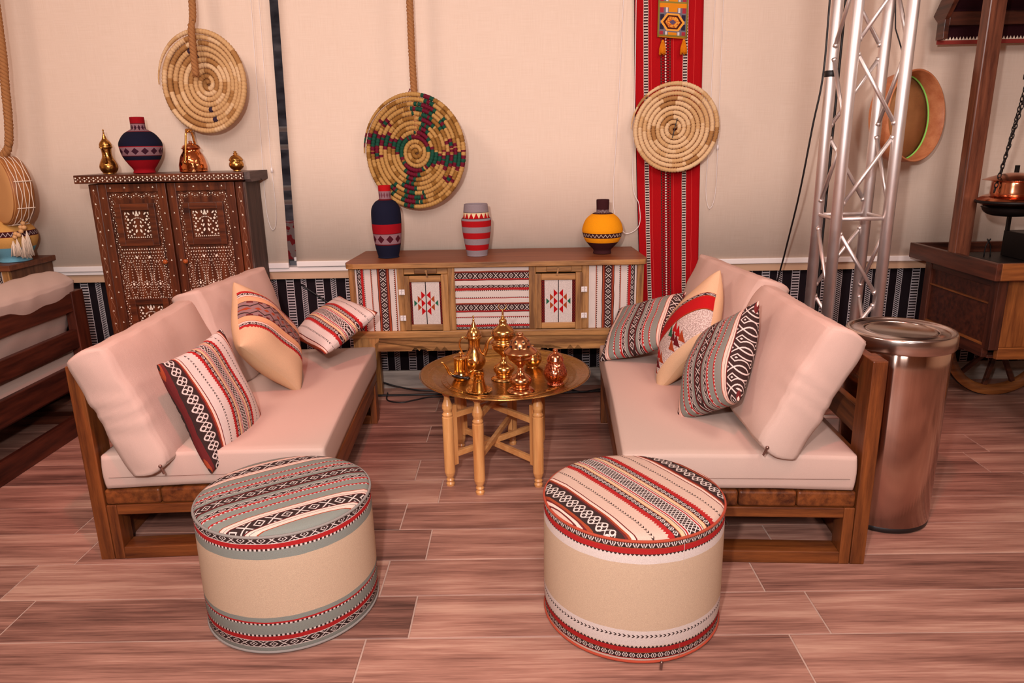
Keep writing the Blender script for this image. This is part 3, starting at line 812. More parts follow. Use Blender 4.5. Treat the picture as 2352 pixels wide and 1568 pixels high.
vz1 = vase_mat('thread_vase_navy_red', [(.062, None, lin('#94101a')), (.002, None, DRED), (.018, None, NAVY), (.003, None, DRED), (.040, 'blob', MAU, lin('#3b1a28'), .046), (.003, None, RED), (.068, None, NAVY), (.003, None, DRED), (.035, 'blob', MAU, lin('#3b1a28'), .05), (.004, None, DRED), (.05, None, lin('#94101a'))])
t = lathe_thing('round_vase', 'round navy and red thread-wrapped vase on the inlaid cabinet', 'vase', (-1.865, 3.67, CZ), [(0, 0), (.048, 0), (.050, .006), (.049, .018), (.066, .042), (.088, .080), (.098, .122), (.096, .150), (.072, .186), (.042, .206), (.034, .214), (.033, .262), (.031, .265), (.028, .262), (.028, .21), (0, .20)], vz1, 'body', 48)
t = thing('copper_pitcher', 'shiny copper jug with tall brass hoop handle on the inlaid cabinet', 'jug', (-1.622, 3.68, CZ), radians(-100))
bm = B(); lathe(bm, prof_smooth([(0, 0), (.060, 0), (.066, .010), (.066, .035), (.055, .075), (.042, .098), (.040, .108), (.045, .112), (.043, .116), (0, .116)], 4), 48); obj('body', bm, metal('hammered_copper', '#e08a55', .1, .3, 70, .2), t)
bm = B(); lathe(bm, prof_smooth([(.044, .115), (.036, .128), (.018, .136), (.008, .140), (.008, .148), (0, .150)], 3), 32); obj('lid', bm, m_copper, t)
bm = B(); tube(bm, smoothcurve([(.060, 0, .050), (.052, 0, .085), (.034, .0, .15), (.022, 0, .190), (.0, 0, .202), (-.022, 0, .190), (-.034, 0, .15), (-.046, 0, .108)], 6), .0055, 8); obj('hoop_handle', bm, m_gold, t)
bm = B(); cyl(bm, (-.016, 0, .198), (.016, 0, .198), .010); obj('handle_grip', bm, m_brass, t); bm = B(); sphere(bm, (.063, 0, .048), .009); obj('handle_rivet', bm, m_brass, t)
t = lathe_thing('sugar_pot', 'small brass lidded pot at the right of the inlaid cabinet', 'pot', (-1.405, 3.68, CZ), [(0, 0), (.018, 0), (.018, .006), (.024, .010), (.034, .022), (.035, .036), (.030, .048), (.032, .052), (0, .052)], m_brassh)
bm = B(); lathe(bm, prof_smooth([(.034, .052), (.033, .057), (.024, .070), (.013, .077), (.009, .081), (.011, .086), (.006, .090), (.008, .095), (0, .098)], 3), 28); obj('lid', bm, m_brassh, t)

# ------------------------------------------------------------------ sideboards
P_DX, P_SM = .044, .030
def side_bands():
    return [(.008, None, WHITE), (.004, None, lin('#2b2b30')), (.016, 'dx', BLACK, WHITE, .05), (.012, None, RED), (.005, 'tick', WHITE, BLACK, .010), (.030, None, WHITE), (.004, None, ORANGE), (.004, 'tick', WHITE, BLACK, .010), (.024, None, WHITE),
            (.003, None, BLACK), (.006, None, ORANGE), (.005, None, DRED), (.030, 'dx', BLACK, WHITE, .052), (.005, None, DRED), (.008, None, ORANGE), (.003, None, BLACK), (.022, None, WHITE), (.004, 'tick', WHITE, BLACK, .01), (.004, None, ORANGE), (.05, None, WHITE)]
m_panL = fabric('sadu_panel_vertical', side_bands(), swap=True)
def mid_bands():
    S1 = [(.004, None, DRED), (.005, None, RED), (.029, 'dx', BLACK, WHITE, .050), (.005, None, DRED), (.004, None, ORANGE)]
    return ([(.004, None, BLACK), (.010, 'dx', BLACK, WHITE, .04), (.010, None, RED), (.004, 'tick', WHITE, BLACK, .01), (.030, None, WHITE), (.004, 'tick', WHITE, BLACK, .01), (.003, None, RED), (.022, None, WHITE)] + S1 +
            [(.022, None, WHITE), (.003, None, RED), (.004, 'tick', WHITE, BLACK, .01), (.030, None, WHITE), (.004, 'tick', WHITE, BLACK, .01), (.012, None, RED), (.014, 'dx', BLACK, WHITE, .05), (.022, None, WHITE)] + S1 + [(.02, None, WHITE)])
m_panM = fabric('sadu_panel_horizontal', mid_bands())
def door_mat():
    m, b = material('sadu_door_panel', .9, spec=.1)
    x, y, z = xyz(coord('UV'))           # centred, metres
    n = noise(coord('Object'), 900, 1)
    col = mix((n > .5)*.6, WHITE, lin('#8c7a78'))
    ax, ay = nabs(x), nabs(y)
    cell = .0215
    # stepped triangles, mirrored about the centre line
    def trig(cx, cy, s, c, col):
        dx = ax-cx; dy = ay-cy
        msk = (dx > 0)*(dx < s)*(nabs(dy) < (s-dx)*1.0)
        return mix(msk, col, c)
    def trigo(cx, cy, s, c, col):
        dx = ax-cx; dy = ay-cy
        return mix((dx > 0)*(dx < s)*(nabs(dy) < dx), col, c)
    col = trigo(.003, .0, .020, RED, col)
    col = trigo(.003, .040, .020, RED, col)
    col = trigo(.023, .020, .018, ORANGE, col)
    col = trigo(.043, .0, .016, GREEN, col)
    col = mix(ax < .0022, col, BLACK)
    u = fract(y/.014)
    col = mix(ax > .067, col, mix(nabs(tri(y/.014)-fract(x/.008)) < .3, lin('#7a1a14'), BLACK))
    plug(b.inputs['Base Color'], col); plug(b.inputs['Normal'], bump(n, .4, .001)); return m
m_panD = door_mat()
def panel(name, x0, x1, z0, z1, y, mat, parent, center=False, th=.006):
    bm = B(); uv = uvl(bm)
    box(bm, x0, x1, y, y+th, z0, z1)
    for f in bm.faces:
        for l in f.loops:
            c = l.vert.co
            l[uv].uv = (c.x-(x0+x1)/2, c.z-(z0+z1)/2) if center else (c.x-x0, c.z-z0)
    return obj(name, bm, mat, parent)
def mirror_panel(name, x0, x1, z0, z1, y, mat, parent):
    bm = B(); uv = uvl(bm); box(bm, x0, x1, y, y+.006, z0, z1)
    for f in bm.faces:
        for l in f.loops: l[uv].uv = (x1-l.vert.co.x, l.vert.co.z-z0)
    return obj(name, bm, mat, parent)
sb = thing('sideboard', 'long honey-brown wooden sideboard with woven panels below three vases', 'sideboard', (-.835, 3.45, 0), radians(-.3))
SW = 1.435; hx, hz = m_honey['x'], m_honey['z']
bm = B()   # top slab with clipped front corners
o_ = [(-.018, .03), (-.005, -.012), (.03, -.022), (SW-.03, -.022), (SW+.005, -.012), (SW+.018, .03), (SW-.0, .42), (.0, .42)]
va = [bm.verts.new((x, y, .782)) for x, y in o_]; vb = [bm.verts.new((x, y, .808)) for x, y in o_]
bm.faces.new(va[::-1]); f = bm.faces.new(vb); f.material_index = 1
for i in range(8): bm.faces.new((va[i], va[(i+1) % 8], vb[(i+1) % 8], vb[i]))
obj('top', bm, [hx, m_top], sb, .003)
boxobj('end_post', (0, .030, 0, .035, .466, .782), hz, sb)
boxobj('end_post', (SW-.034, SW, 0, .035, .466, .782), hz, sb)
boxobj('end_board', (0, .018, .035, .40, .45, .782), hz, sb, 0)
boxobj('end_board', (SW-.018, SW, .035, .40, .45, .782), hz, sb, 0)
boxobj('back_board', (.018, SW-.018, .39, .40, .45, .782), hx, sb, 0)
panel('woven_panel', .030, .236, .466, .782, .010, m_panL, sb)
mirror_panel('woven_panel', 1.170, SW-.034, .466, .782, .010, m_panL, sb)
panel('woven_panel', .517, .878, .466, .782, .010, m_panM, sb)
def sb_door(x0, x1, pinx):
    # surrounding posts
    boxobj('stile', (x0, x0+.034, 0, .03, .466, .782), hz, sb); boxobj('stile', (x1-.034, x1, 0, .03, .466, .782), hz, sb)
    boxobj('header', (x0+.034, x1-.034, .004, .03, .748, .782), hx, sb)
    boxobj('header_block', (x0+.085, x1-.085, -.004, .01, .752, .778), hx, sb)
    d0, d1 = x0+.030, x1-.032
    d = boxobj('door', (d0, d0+.030, -.010, .012, .470, .742), hz, sb, .003)
    for nme, b_, mm_ in (('door_stile', (d1-.034, d1, -.014, .012, .466, .748), hz), ('door_rail', (d0+.030, d1-.034, -.010, .012, .712, .742), hx), ('door_rail', (d0+.030, d1-.034, -.010, .012, .470, .500), hx)):
        boxobj(nme, b_, mm_, d)
    panel('door_panel', d0+.028, d1-.032, .498, .714, -.003, m_panD, d, True)
    bm = B(); cyl(bm, ((x0+x1)/2+pinx, -.012, .766), ((x0+x1)/2+pinx, -.004, .766), .006, 12); beam(bm, ((x0+x1)/2+pinx, -.014, .768), ((x0+x1)/2+pinx+pinx*1.5, -.016, .735), .007, .004); obj('turn_latch', bm, m_honey['x'], sb)
    return d
dL = sb_door(.236, .517, .004); dR = sb_door(.878, 1.170, -.004)
hm, _ = material('clear_hinge', .25, color='#d8ccc8')
for d, xx in ((dL, .258), (dR, 1.146)):
    for zz in (.535, .665):
        bm = B(); box(bm, xx-.014, xx-.001, -.016, -.008, zz-.013, zz+.013); box(bm, xx+.001, xx+.014, -.016, -.008, zz-.013, zz+.013)
        for sx in (-.007, .007):
            for sz in (-.007, .007): sphere(bm, (xx+sx, -.017, zz+sz), .003, 8)
        obj('hinge', bm, hm, d)
boxobj('lower_rail', (-.008, SW+.008, -.010, .40, .432, .466), hx, sb, .004)
def apron(x0, x1, z0, z1, teeth, th, y0_, y1_):
    bm = B(); pts = [(x0, z0)]
    for (ta, tb) in teeth:
        n = int(round((tb-ta)/.039)); 
        for i in range(n):
            a = ta+(tb-ta)*i/n; b_ = ta+(tb-ta)*(i+1)/n
            pts += [(a, z0), ((a+b_)/2, z0+th)]
        pts.append((tb, z0))
    pts += [(x1, z0), (x1, z1), (x0, z1)]
    q = []
    for p in pts:
        if not q or (abs(q[-1][0]-p[0])+abs(q[-1][1]-p[1])) > 1e-5: q.append(p)
    va = [bm.verts.new((x, y0_, z)) for x, z in q]; vb = [bm.verts.new((x, y1_, z)) for x, z in q]
    f1 = bm.faces.new(va); f2 = bm.faces.new(vb[::-1])
    for i in range(len(q)): bm.faces.new((va[i], vb[i], vb[(i+1) % len(q)], va[(i+1) % len(q)]))
    bmesh.ops.triangulate(bm, faces=[f1, f2]); return bm
obj('zigzag_apron', apron(.0, SW, .362, .432, [(.287, .365), (.395, .472), (.93, 1.008), (1.06, 1.138)], .022, 0, .022), hx, sb)
for x0, s in ((0, 1), (SW, -1)):
    for yy, dy in ((.0, 1), (.36, -1)):
        o = boxobj('leg', (min(x0, x0+s*.05), max(x0, x0+s*.05), yy, yy+.045, 0, .432), hz, sb)
    # corner brace with stepped notches
    bm = B(); q = [(0, .432), (.13, .432), (.125, .415), (.105, .40), (.108, .375), (.085, .36), (.088, .335), (.062, .318), (.07, .292), (.048, .27), (.05, .02), (0, .0)]
    va = [bm.verts.new((x0+s*a, -.004, z)) for a, z in q]; vb = [bm.verts.new((x0+s*a, .016, z)) for a, z in q]
    f1 = bm.faces.new(va); f2 = bm.faces.new(vb[::-1])
    for i in range(len(q)): bm.faces.new((va[i], vb[i], vb[(i+1) % len(q)], va[(i+1) % len(q)]))
    bmesh.ops.triangulate(bm, faces=[f1, f2]); obj('corner_brace', bm, hz, sb)
SZ = .8095
vzA = vase_mat('thread_vase_navy', [(.066, None, NAVY), (.005, None, DRED), (.050, 'blob', MAU, lin('#4a1420'), .05), (.003, None, DRED), (.046, None, lin('#94101a')), (.115, None, NAVY), (.006, None, DRED), (.038, 'blob', MAU, MBG, .034), (.06, None, lin('#b01418'))])
lathe_thing('bottle_vase', 'tall navy thread-wrapped bottle vase with red bands on the sideboard', 'vase', (-.665, 3.63, SZ), [(0, 0), (.050, 0), (.052, .008), (.064, .060), (.072, .130), (.074, .200), (.070, .245), (.052, .275), (.032, .288), (.030, .300), (.031, .352), (.029, .354), (.026, .350), (.026, .29), (0, .28)], vzA, 'body', 48)
G2 = lin('#8b7c7f'); R3 = lin('#a51318')
vzB = vase_mat('striped_vase', [(.030, None, G2), (.028, None, R3), (.030, None, G2), (.030, None, R3), (.029, None, G2), (.030, None, R3), (.010, None, G2), (.002, None, BLACK), (.027, 'zig', RED, lin('#dcc29a'), .03), (.002, None, BLACK), (.05, None, G2)])
lathe_thing('striped_vase', 'grey and red striped thread-wrapped vase in the middle of the sideboard', 'vase', (-.215, 3.64, SZ), [(0, 0), (.048, 0), (.052, .006), (.062, .060), (.071, .120), (.075, .170), (.074, .184), (.068, .190), (.065, .20), (.060, .250), (.058, .256), (.054, .252), (.056, .20), (0, .19)], vzB, 'body', 48, 3)
BR = lin('#3b1a1c'); YE = lin('#e8930f')
vzC = vase_mat('yellow_vase', [(.060, None, BR), (.024, None, YE), (.003, None, BR), (.018, 'zigline', BR, lin('#cdb6a0'), .022), (.003, None, BR), (.090, None, YE), (.004, None, BR), (.018, 'zigline', BR, lin('#b8a0a0'), .022), (.08, None, BR)])
lathe_thing('yellow_vase', 'round yellow vase with brown base and neck on the sideboard', 'vase', (.418, 3.63, SZ), [(0, 0), (.042, 0), (.045, .006), (.044, .018), (.060, .036), (.086, .066), (.100, .105), (.100, .130), (.084, .170), (.055, .196), (.034, .206), (.031, .215), (.032, .262), (.029, .266), (.026, .262), (.026, .21), (0, .2)], vzC, 'body', 48)

# left, darker sideboard at the frame edge
s2 = thing('sideboard', 'brown wooden sideboard at the far left behind the slatted bench', 'sideboard', (-3.745, 3.535, 0)); s2.scale = (1, .92, .965)
boxobj('top', (-.02, 1.21, -.02, .40, .815, .845), wood('dark_top', '#4a2214', '#7a4328', 'x', .45), s2, .004)
boxobj('end_board', (1.15, 1.19, .02, .38, .05, .815), wood('dark_end_board', '#4a2a1b', '#7a4d33', 'z', .6), s2, .002)
boxobj('end_board', (0, .04, .02, .38, .05, .815), m_brownwood['z'], s2, .002)
boxobj('corner_post', (1.155, 1.19, -.004, .02, .05, .815), m_honey['z'], s2)
boxobj('corner_post', (0, .035, -.004, .02, .05, .815), m_honey['z'], s2)
mirror_panel('woven_panel', .035, 1.155, .40, .812, .004, m_panL, s2)
boxobj('lower_rail', (0.035, 1.155, -.006, .38, .36, .40), m_honey['x'], s2)
boxobj('base_panel', (0.04, 1.15, .02, .37, .05, .36), m_brownwood['x'], s2)
bands = [(.075, None, lin('#6fa6b8')), (.055, None, lin('#d19a54')), (.003, None, DRED), (.022, 'zigline', BR, lin('#b8a0a0'), .022), (.003, None, DRED), (.085, None, lin('#d19a54')), (.004, None, BR), (.02, 'blob', BR, MAU, .022), (.06, None, lin('#d19a54'))]
lathe_thing('blue_based_vase', 'tan and pale blue round vase on the far left sideboard', 'vase', (-2.615, 3.69, .8165), [(0, 0), (.068, 0), (.072, .006), (.071, .022), (.088, .050), (.112, .095), (.118, .130), (.108, .165), (.075, .200), (.042, .222), (.038, .240), (.038, .285), (.035, .288), (.032, .285), (.032, .23), (0, .22)], vase_mat('blue_based_vase', bands), 'body', 48)

# ------------------------------------------------------------------ cushions
def soft_box(name, w, d, h, mat, parent, puff=.12, corner=.10, n=20, seed=0, wr=.004, crease=0, pin=.20, side=.012, sq=.02):
    """w along x, d along y, h thickness along z, centred"""
    bm = B(); uv = uvl(bm); faces = {}
    import itertools
    vmap = {}
    U = [-1, -.975]+[-.945+1.89*i/(n-4) for i in range(n-3)]+[.975, 1]
    Z = [-1, -.93, -.7, -.35, 0, .35, .7, .93, 1]; nz_ = 8
    def vert(i, j, k):
        key = (i, j, k)
        if key in vmap: return vmap[key]
        x, y, z = U[i], U[j], Z[k]
        # cubic rounding of edges
        rr = corner
        ex, ey, ez = x, y, z
        bul = 1-corner*.0+puff*((1-x**4)*(1-y**4))-puff*.5
        pinch = 1-pin*(abs(x)**6)*(abs(y)**6)
        sx = w/2*x*(1-sq*z*z-.018*(1-y*y)*abs(x)**3)
        sy = d/2*y*(1-sq*z*z-.018*(1-x*x)*abs(y)**3)
        # side walls bulge out
        sx += side*(1-z*z)*(x**7); sy += side*(1-z*z)*(y**7)
        sz = h/2*z*bul*pinch
        s = seed
        sz += wr*(nz(x*3+s, y*3, s))*abs(z)
        if crease:
            e = abs(x)**8
            sz += crease*e*sin(y*17+s+2*sin(y*5))*z; sx += crease*.8*sin(y*19+s+3*sin(y*5)+z*2.2)*(x**9)
            e = abs(y)**8
            sz += crease*e*sin(x*15+s)*z; sy += crease*.8*sin(x*13+z*4+s)*(y**9)
        ex, ey, ez = abs(x) == 1, abs(y) == 1, abs(z) == 1
        pl = .0035
        if ex and (ey or ez): sx -= pl*x
        if ey and (ex or ez): sy -= pl*y
        if ez and (ex or ey): sz -= pl*z
        v = bm.verts.new((sx, sy, sz)); vmap[key] = v; return v
    def quad(a, b_, c, d_):
        f = bm.faces.new([vert(*a), vert(*b_), vert(*c), vert(*d_)]); f.smooth = True
    for i in range(n):
        for j in range(n):
            quad((i, j, nz_), (i+1, j, nz_), (i+1, j+1, nz_), (i, j+1, nz_)); quad((i, j, 0), (i, j+1, 0), (i+1, j+1, 0), (i+1, j, 0))
        for k in range(nz_):
            quad((i, 0, k), (i+1, 0, k), (i+1, 0, k+1), (i, 0, k+1)); quad((i, n, k), (i, n, k+1), (i+1, n, k+1), (i+1, n, k))
            quad((0, i, k), (0, i, k+1), (0, i+1, k+1), (0, i+1, k)); quad((n, i, k), (n, i+1, k), (n, i+1, k+1), (n, i, k+1))
    o = obj(name, bm, mat, parent)
    return o
def frame_rot(o, x, y):
    x = Vector(x).normalized(); y = Vector(y); y = (y-x*y.dot(x)).normalized(); z = x.cross(y)
    o.rotation_euler = Matrix((x, y, z)).transposed().to_euler()
m_seam, _ = material('seam_thread', .9, color='#a68e82')
m_zip, _ = material('zipper_metal', .35, .9, '#8a6a60')
def sofa(label, loc, rz, m, L, labels, cush=None, seatx=.79, seatlabel='', wd=None, lean=30, end_box=True):
    """m=+1: back rail at x=0 and the seat towards +x; m=-1 mirrored"""
    t = thing('sofa', label, 'sofa', loc, rz)
    wx, wy, wz = wd or (m_brownwood['x'], m_brownwood['y'], m_brownwood['z'])
    def bx(name, x0, x1, y0_, y1_, z0, z1, mat, bev=.003):
        a, b_ = sorted((m*x0, m*x1)); return boxobj(name, (a, b_, y0_, y1_, z0, z1), mat, t, bev)
    bx('back_post', 0, .046, 0, .095, 0, .695, wz); bx('back_post', 0, .046, L-.095, L, 0, .695, wz)
    for z0, z1 in ((.60, .69), (.418, .51), (.235, .345), (.0, .098)): bx('back_slat', .006, .034, .095, L-.095, z0, z1, wy)
    for yy in (0, L-.075):
        bx('frame_upright', .048, .082, yy, yy+.075, 0, .203, wz); bx('frame_upright', seatx-.036, seatx-.004, yy, yy+.075, 0, .203, wz)
        bx('frame_rail', .082, seatx-.036, yy, yy+.075, .168, .203, wx)
        bx('floor_rail', .082, seatx-.036, yy, yy+.075, 0, .044, wx)
    bx('side_rail', seatx-.045, seatx-.010, .075, L-.075, .150, .203, wy)
    n = 4; xx = .048; pw = (seatx-.002-.048)/n
    for i in range(n): bx('seat_plank', xx+i*pw+.001, xx+(i+1)*pw-.001, .002, L-.002, .205, .259, wy, .008)
    return t
def cushion_thing(name, label, loc, w, d, h, x, y, mat, seed=0, group=None, zip_=None, seam=True, **k):
    t = thing(name, label, 'cushion', loc, 0, group)
    frame_rot(t, x, y)
    o = soft_box('cover', w, d, h, mat, t, seed=seed, **k)
    if zip_:
        bm = B(); zx, zy, zz = zip_; sphere(bm, (zx, zy, zz), .006, 8); beam(bm, (zx, zy, zz), (zx-.002, zy-.028, zz), .009, .003); obj('zipper_pull', bm, m_zip, t)
    return t
def add_seam(t, w, d, h, zf):
    pass
LS = (-1.455, 2.172, 0); LR = radians(3.0)
RS = (1.112, 2.086, 0); RR = radians(-3.0)
sofa('low wooden sofa frame on the left, behind the grey-striped ottoman', LS, LR, 1, 1.25, None)
sofa('low wooden sofa frame on the right, beside the steel bin', RS, RR, -1, 1.30, None)
BEN = (-2.19, 1.62, 0)
sofa('dark slatted sofa frame seen from behind at the far left', BEN, 0, -1, 1.90, None, wd=(m_darkwood['x'], m_darkwood['y'], m_darkwood['z']))
def place(base, rz, m, x, y, z):
    c, s = cos(rz), sin(rz); X = m*x
    return (base[0]+X*c-y*s, base[1]+X*s+y*c, z)
def dirv(rz, m, x, y, z):
    c, s = cos(rz), sin(rz); X = m*x
    return (X*c-y*s, X*s+y*c, z)
def seat(base, rz, m, L, label, seed):
    w_, h_ = .735, .128
    p = place(base, rz, m, .425, L/2-.002, .262+h_/2)
    t = cushion_thing('seat_cushion', label, p, w_, L+.006, h_, dirv(rz, 1, 1, 0, 0), dirv(rz, 1, 0, 1, 0), m_sofa, seed, 'beige seat cushions', puff=.04, wr=.0015, pin=.02, side=.002, sq=.004)
    bm = B(); tube(bm, [(-w_/2+.02, -(L+.006)/2-.0005, -.018), (w_/2-.02, -(L+.006)/2-.0005, -.018)], .0012, 5); obj('seam', bm, m_seam, t)
    return t
seat(LS, LR, 1, 1.25, 'long beige seat cushion of the left sofa', 1)
seat(RS, RR, -1, 1.30, 'long beige seat cushion of the right sofa', 2)
seat(BEN, 0, -1, 1.90, 'long beige seat cushion of the dark slatted sofa', 3)
def back_c(base, rz, m, yc, label, seed, Lc=.62, H=.47, T=.185, lean=31, x=.205, z=.600, zp=None, yaw=0):
    a = radians(lean)
    up = dirv(rz, m, -sin(a), 0, cos(a)); al = dirv(rz, 1, sin(yaw)*m, cos(yaw), 0)
    p = place(base, rz, m, x, yc, z)
    # local x along the sofa, local y up, local z = thickness
    t = cushion_thing('back_cushion', label, p, Lc, H, T, al, up, m_sofaw, seed, 'beige back cushions', zp, puff=.26, wr=.005, crease=.0024, pin=.10, side=.008, n=34)
    return t
back_c(LS, LR, 1, .315, 'beige back cushion nearest the camera on the left sofa', 1.3, x=.165, z=.545, lean=20, H=.435, T=.165, Lc=.73, zp=(-.375, -.205, .045))
back_c(LS, LR, 1, .955, 'beige back cushion at the far end of the left sofa', 4.1, x=.235, z=.575, lean=16, H=.44, T=.165, Lc=.60, yaw=.18)
back_c(RS, RR, -1, .32, 'beige back cushion nearest the camera on the right sofa', 2.2, x=.235, z=.592, lean=26, H=.435, T=.16, Lc=.68, zp=(-.350, -.205, -.045), yaw=.04)
back_c(RS, RR, -1, .97, 'beige back cushion at the far end of the right sofa', 5.7, x=.29, z=.60, lean=22, H=.45, T=.165, Lc=.66, yaw=.18)
back_c(BEN, 0, -1, 1.55, 'beige back cushion at the far end of the dark slatted sofa', 3.3, lean=20, z=.565, x=.15, Lc=.64, H=.44)
back_c(BEN, 0, -1, .90, 'beige back cushion in the middle of the dark slatted sofa', 6.3, lean=20, z=.545, x=.15, Lc=.64, H=.44)
back_c(BEN, 0, -1, .28, 'beige back cushion at the near end of the dark slatted sofa', 7.3, lean=20, z=.545, x=.15, Lc=.6, H=.44)

# ------------------------------------------------------------------ woven bands of the throw pillows and ottomans
def grey_bands(k=1.):
    half = [(.030, None, GREY), (.004, 'tick', RED, WHITE, .012), (.004, None, RED), (.026, None, GREY), (.005, 'tick', RED, WHITE, .012), (.006, None, RED), (.002, None, WHITE), (.016, 'dx', BLACK, WHITE, .052), (.002, None, WHITE), (.014, None, GREY), (.003, None, BLACK), (.006, None, DRED)]
    cen = [(.028, 'dx', BLACK, WHITE, .062)]
    edge = [(.020, None, GREY), (.003, None, ORANGE), (.010, None, PINK), (.002, None, GREY), (.006, None, PINK), (.003, None, DRED), (.034, 'dx', BLACK, WHITE, .075), (.003, None, DRED), (.006, None, PINK), (.002, None, GREY), (.010, None, PINK), (.003, None, ORANGE)]
    r = edge+half+cen+half[::-1]+edge[::-1]
    return [tuple([b_[0]*k]+list(b_[1:])) for b_ in r]
def cream_bands(k=1., c=None):
    c = c or WHITE
    edge = [(.026, None, c), (.003, None, DRED), (.006, None, PINK), (.004, None, DRED), (.007, None, ORANGE), (.004, None, BLACK), (.038, 'scroll', BLACK, WHITE, .034), (.004, None, BLACK), (.005, None, DRED), (.005, None, ORANGE), (.008, None, PINK), (.003, None, DRED)]
    half = [(.028, None, c), (.008, 'chev', c, BLACK, .0105), (.026, None, c), (.006, 'zig', c, RED, .009), (.011, None, RED), (.015, 'hearts', BLACK, WHITE, .017), (.002, None, ORANGE), (.010, None, SAND), (.002, None, DRED), (.003, None, WHITE), (.004, None, RED), (.003, None, WHITE)]
    cen = [(.032, 'lattice', BLACK, WHITE, .011)]
    h2 = [(b_[0], 'zigl', c, RED, b_[4]) if b_[1] == 'zig' else b_ for b_ in half[::-1]]
    r = edge+half+cen+h2+edge[::-1]
    return [tuple([b_[0]*k]+list(b_[1:])) for b_ in r]
def total(b_): return sum(x[0] for x in b_)
gb_, cb_ = grey_bands(), cream_bands()
m_otg = fabric('grey_stripe_weave', grey_bands(1.0), offset=total(gb_)/2)      # v centred on 0
m_otc = fabric('cream_stripe_weave', cream_bands(1.12, lin('#cfaf9d')), offset=total(cb_)*1.12/2)
BEO = lin('#c4a88c')
BEI = lin('#cfac88')
m_sideG = fabric('ottoman_side_grey', [(.024, None, GREY), (.002, None, WHITE), (.018, 'dx', BLACK, WHITE, .056), (.002, None, WHITE), (.013, None, RED), (.006, 'tick', WHITE, BLACK, .012), (.030, None, GREY), (.005, 'tick', WHITE, BLACK, .012), (.005, None, RED), (.014, None, GREY),
    (.178, None, BEO), (.026, None, GREY), (.006, 'tick', WHITE, BLACK, .012), (.013, None, RED), (.002, None, WHITE), (.018, 'dx', BLACK, WHITE, .056), (.003, None, WHITE), (.06, None, GREY)], weave=500)
m_sideC = fabric('ottoman_side_cream', [(.004, None, DRED), (.014, None, CREAM), (.002, None, RED), (.017, 'hearts', BLACK, WHITE, .019), (.002, None, ORANGE), (.013, None, RED), (.007, 'zigl', CREAM, BLACK, .011), (.024, None, WHITE), (.010, 'chev', WHITE, BLACK, .012), (.012, None, WHITE),
    (.200, None, BEO), (.022, None, WHITE), (.006, 'zig', WHITE, BLACK, .011), (.015, None, RED), (.002, None, ORANGE), (.020, 'hearts', BLACK, WHITE, .020), (.003, None, ORANGE), (.05, None, RED)], weave=500)
def ottoman(label, loc, R, H, top, side, ang, tilt, welt):
    t = thing('ottoman', label, 'ottoman', loc); t.rotation_euler = (tilt[0], tilt[1], 0)
    bm = B(); lathe(bm, [(R-.012, .004), (R-.004, .006), (R, .014), (R+.002, H*.3), (R+.001, H*.7), (R, H-.022), (R-.002, H-.012)], 72, uvr=R); obj('side_cover', bm, side, t)
    bm = B(); lathe(bm, [(0, 0), (R-.012, 0), (R-.010, .006)], 72); obj('base', bm, m_blackp, t)
    bm = B(); uv = uvl(bm); lathe(bm, [(R-.002, H-.012), (R-.004, H-.004), (R-.012, H+.002), (R-.03, H+.006), (R*.75, H+.012), (R*.4, H+.015), (0, H+.016)], 72)
    for f in bm.faces:
        for l in f.loops:
            x, y, _ = l.vert.co; l[uv].uv = (x*cos(ang)+y*sin(ang), -x*sin(ang)+y*cos(ang))
    obj('top_cover', bm, top, t)
    bm = B(); tube(bm, [((R-.001)*cos(a), (R-.001)*sin(a), H-.010) for a in [2*pi*k/72 for k in range(72)]], .0042, 6, True); obj('piping', bm, welt, t)
    bm = B(); tube(bm, [((R-.001)*cos(a), (R-.001)*sin(a), .008) for a in [2*pi*k/72 for k in range(72)]], .0042, 6, True); obj('piping', bm, welt, t)
    return t
m_weltG, _ = material('grey_piping', .9, color='#857b74'); m_weltC, _ = material('rust_piping', .9, color='#a03a20')
ottoman('round ottoman with grey-green striped top on the left', (-.712, 1.935, .001), .252, .372, m_otg, m_sideG, radians(33), (0, 0), m_weltG)
ot = ottoman('round ottoman with cream and red striped top on the right', (.316, 1.885, .001), .257, .378, m_otc, m_sideC, radians(-60), (0, 0), m_weltC)
bm = B(); tube(bm, [(.2565*cos(radians(-68)), .2565*sin(radians(-68)), z) for z in (.01, .12, .24, .366)], .0012, 4); obj('side_seam', bm, m_seam, ot)
bm = B(); a = radians(-80); sphere(bm, (.262*cos(a), .262*sin(a), .007), .005, 8); beam(bm, (.262*cos(a), .262*sin(a), .006), (.262*cos(a)-.006, .262*sin(a)-.022, .003), .007, .003); obj('zipper_pull', bm, m_zip, ot)

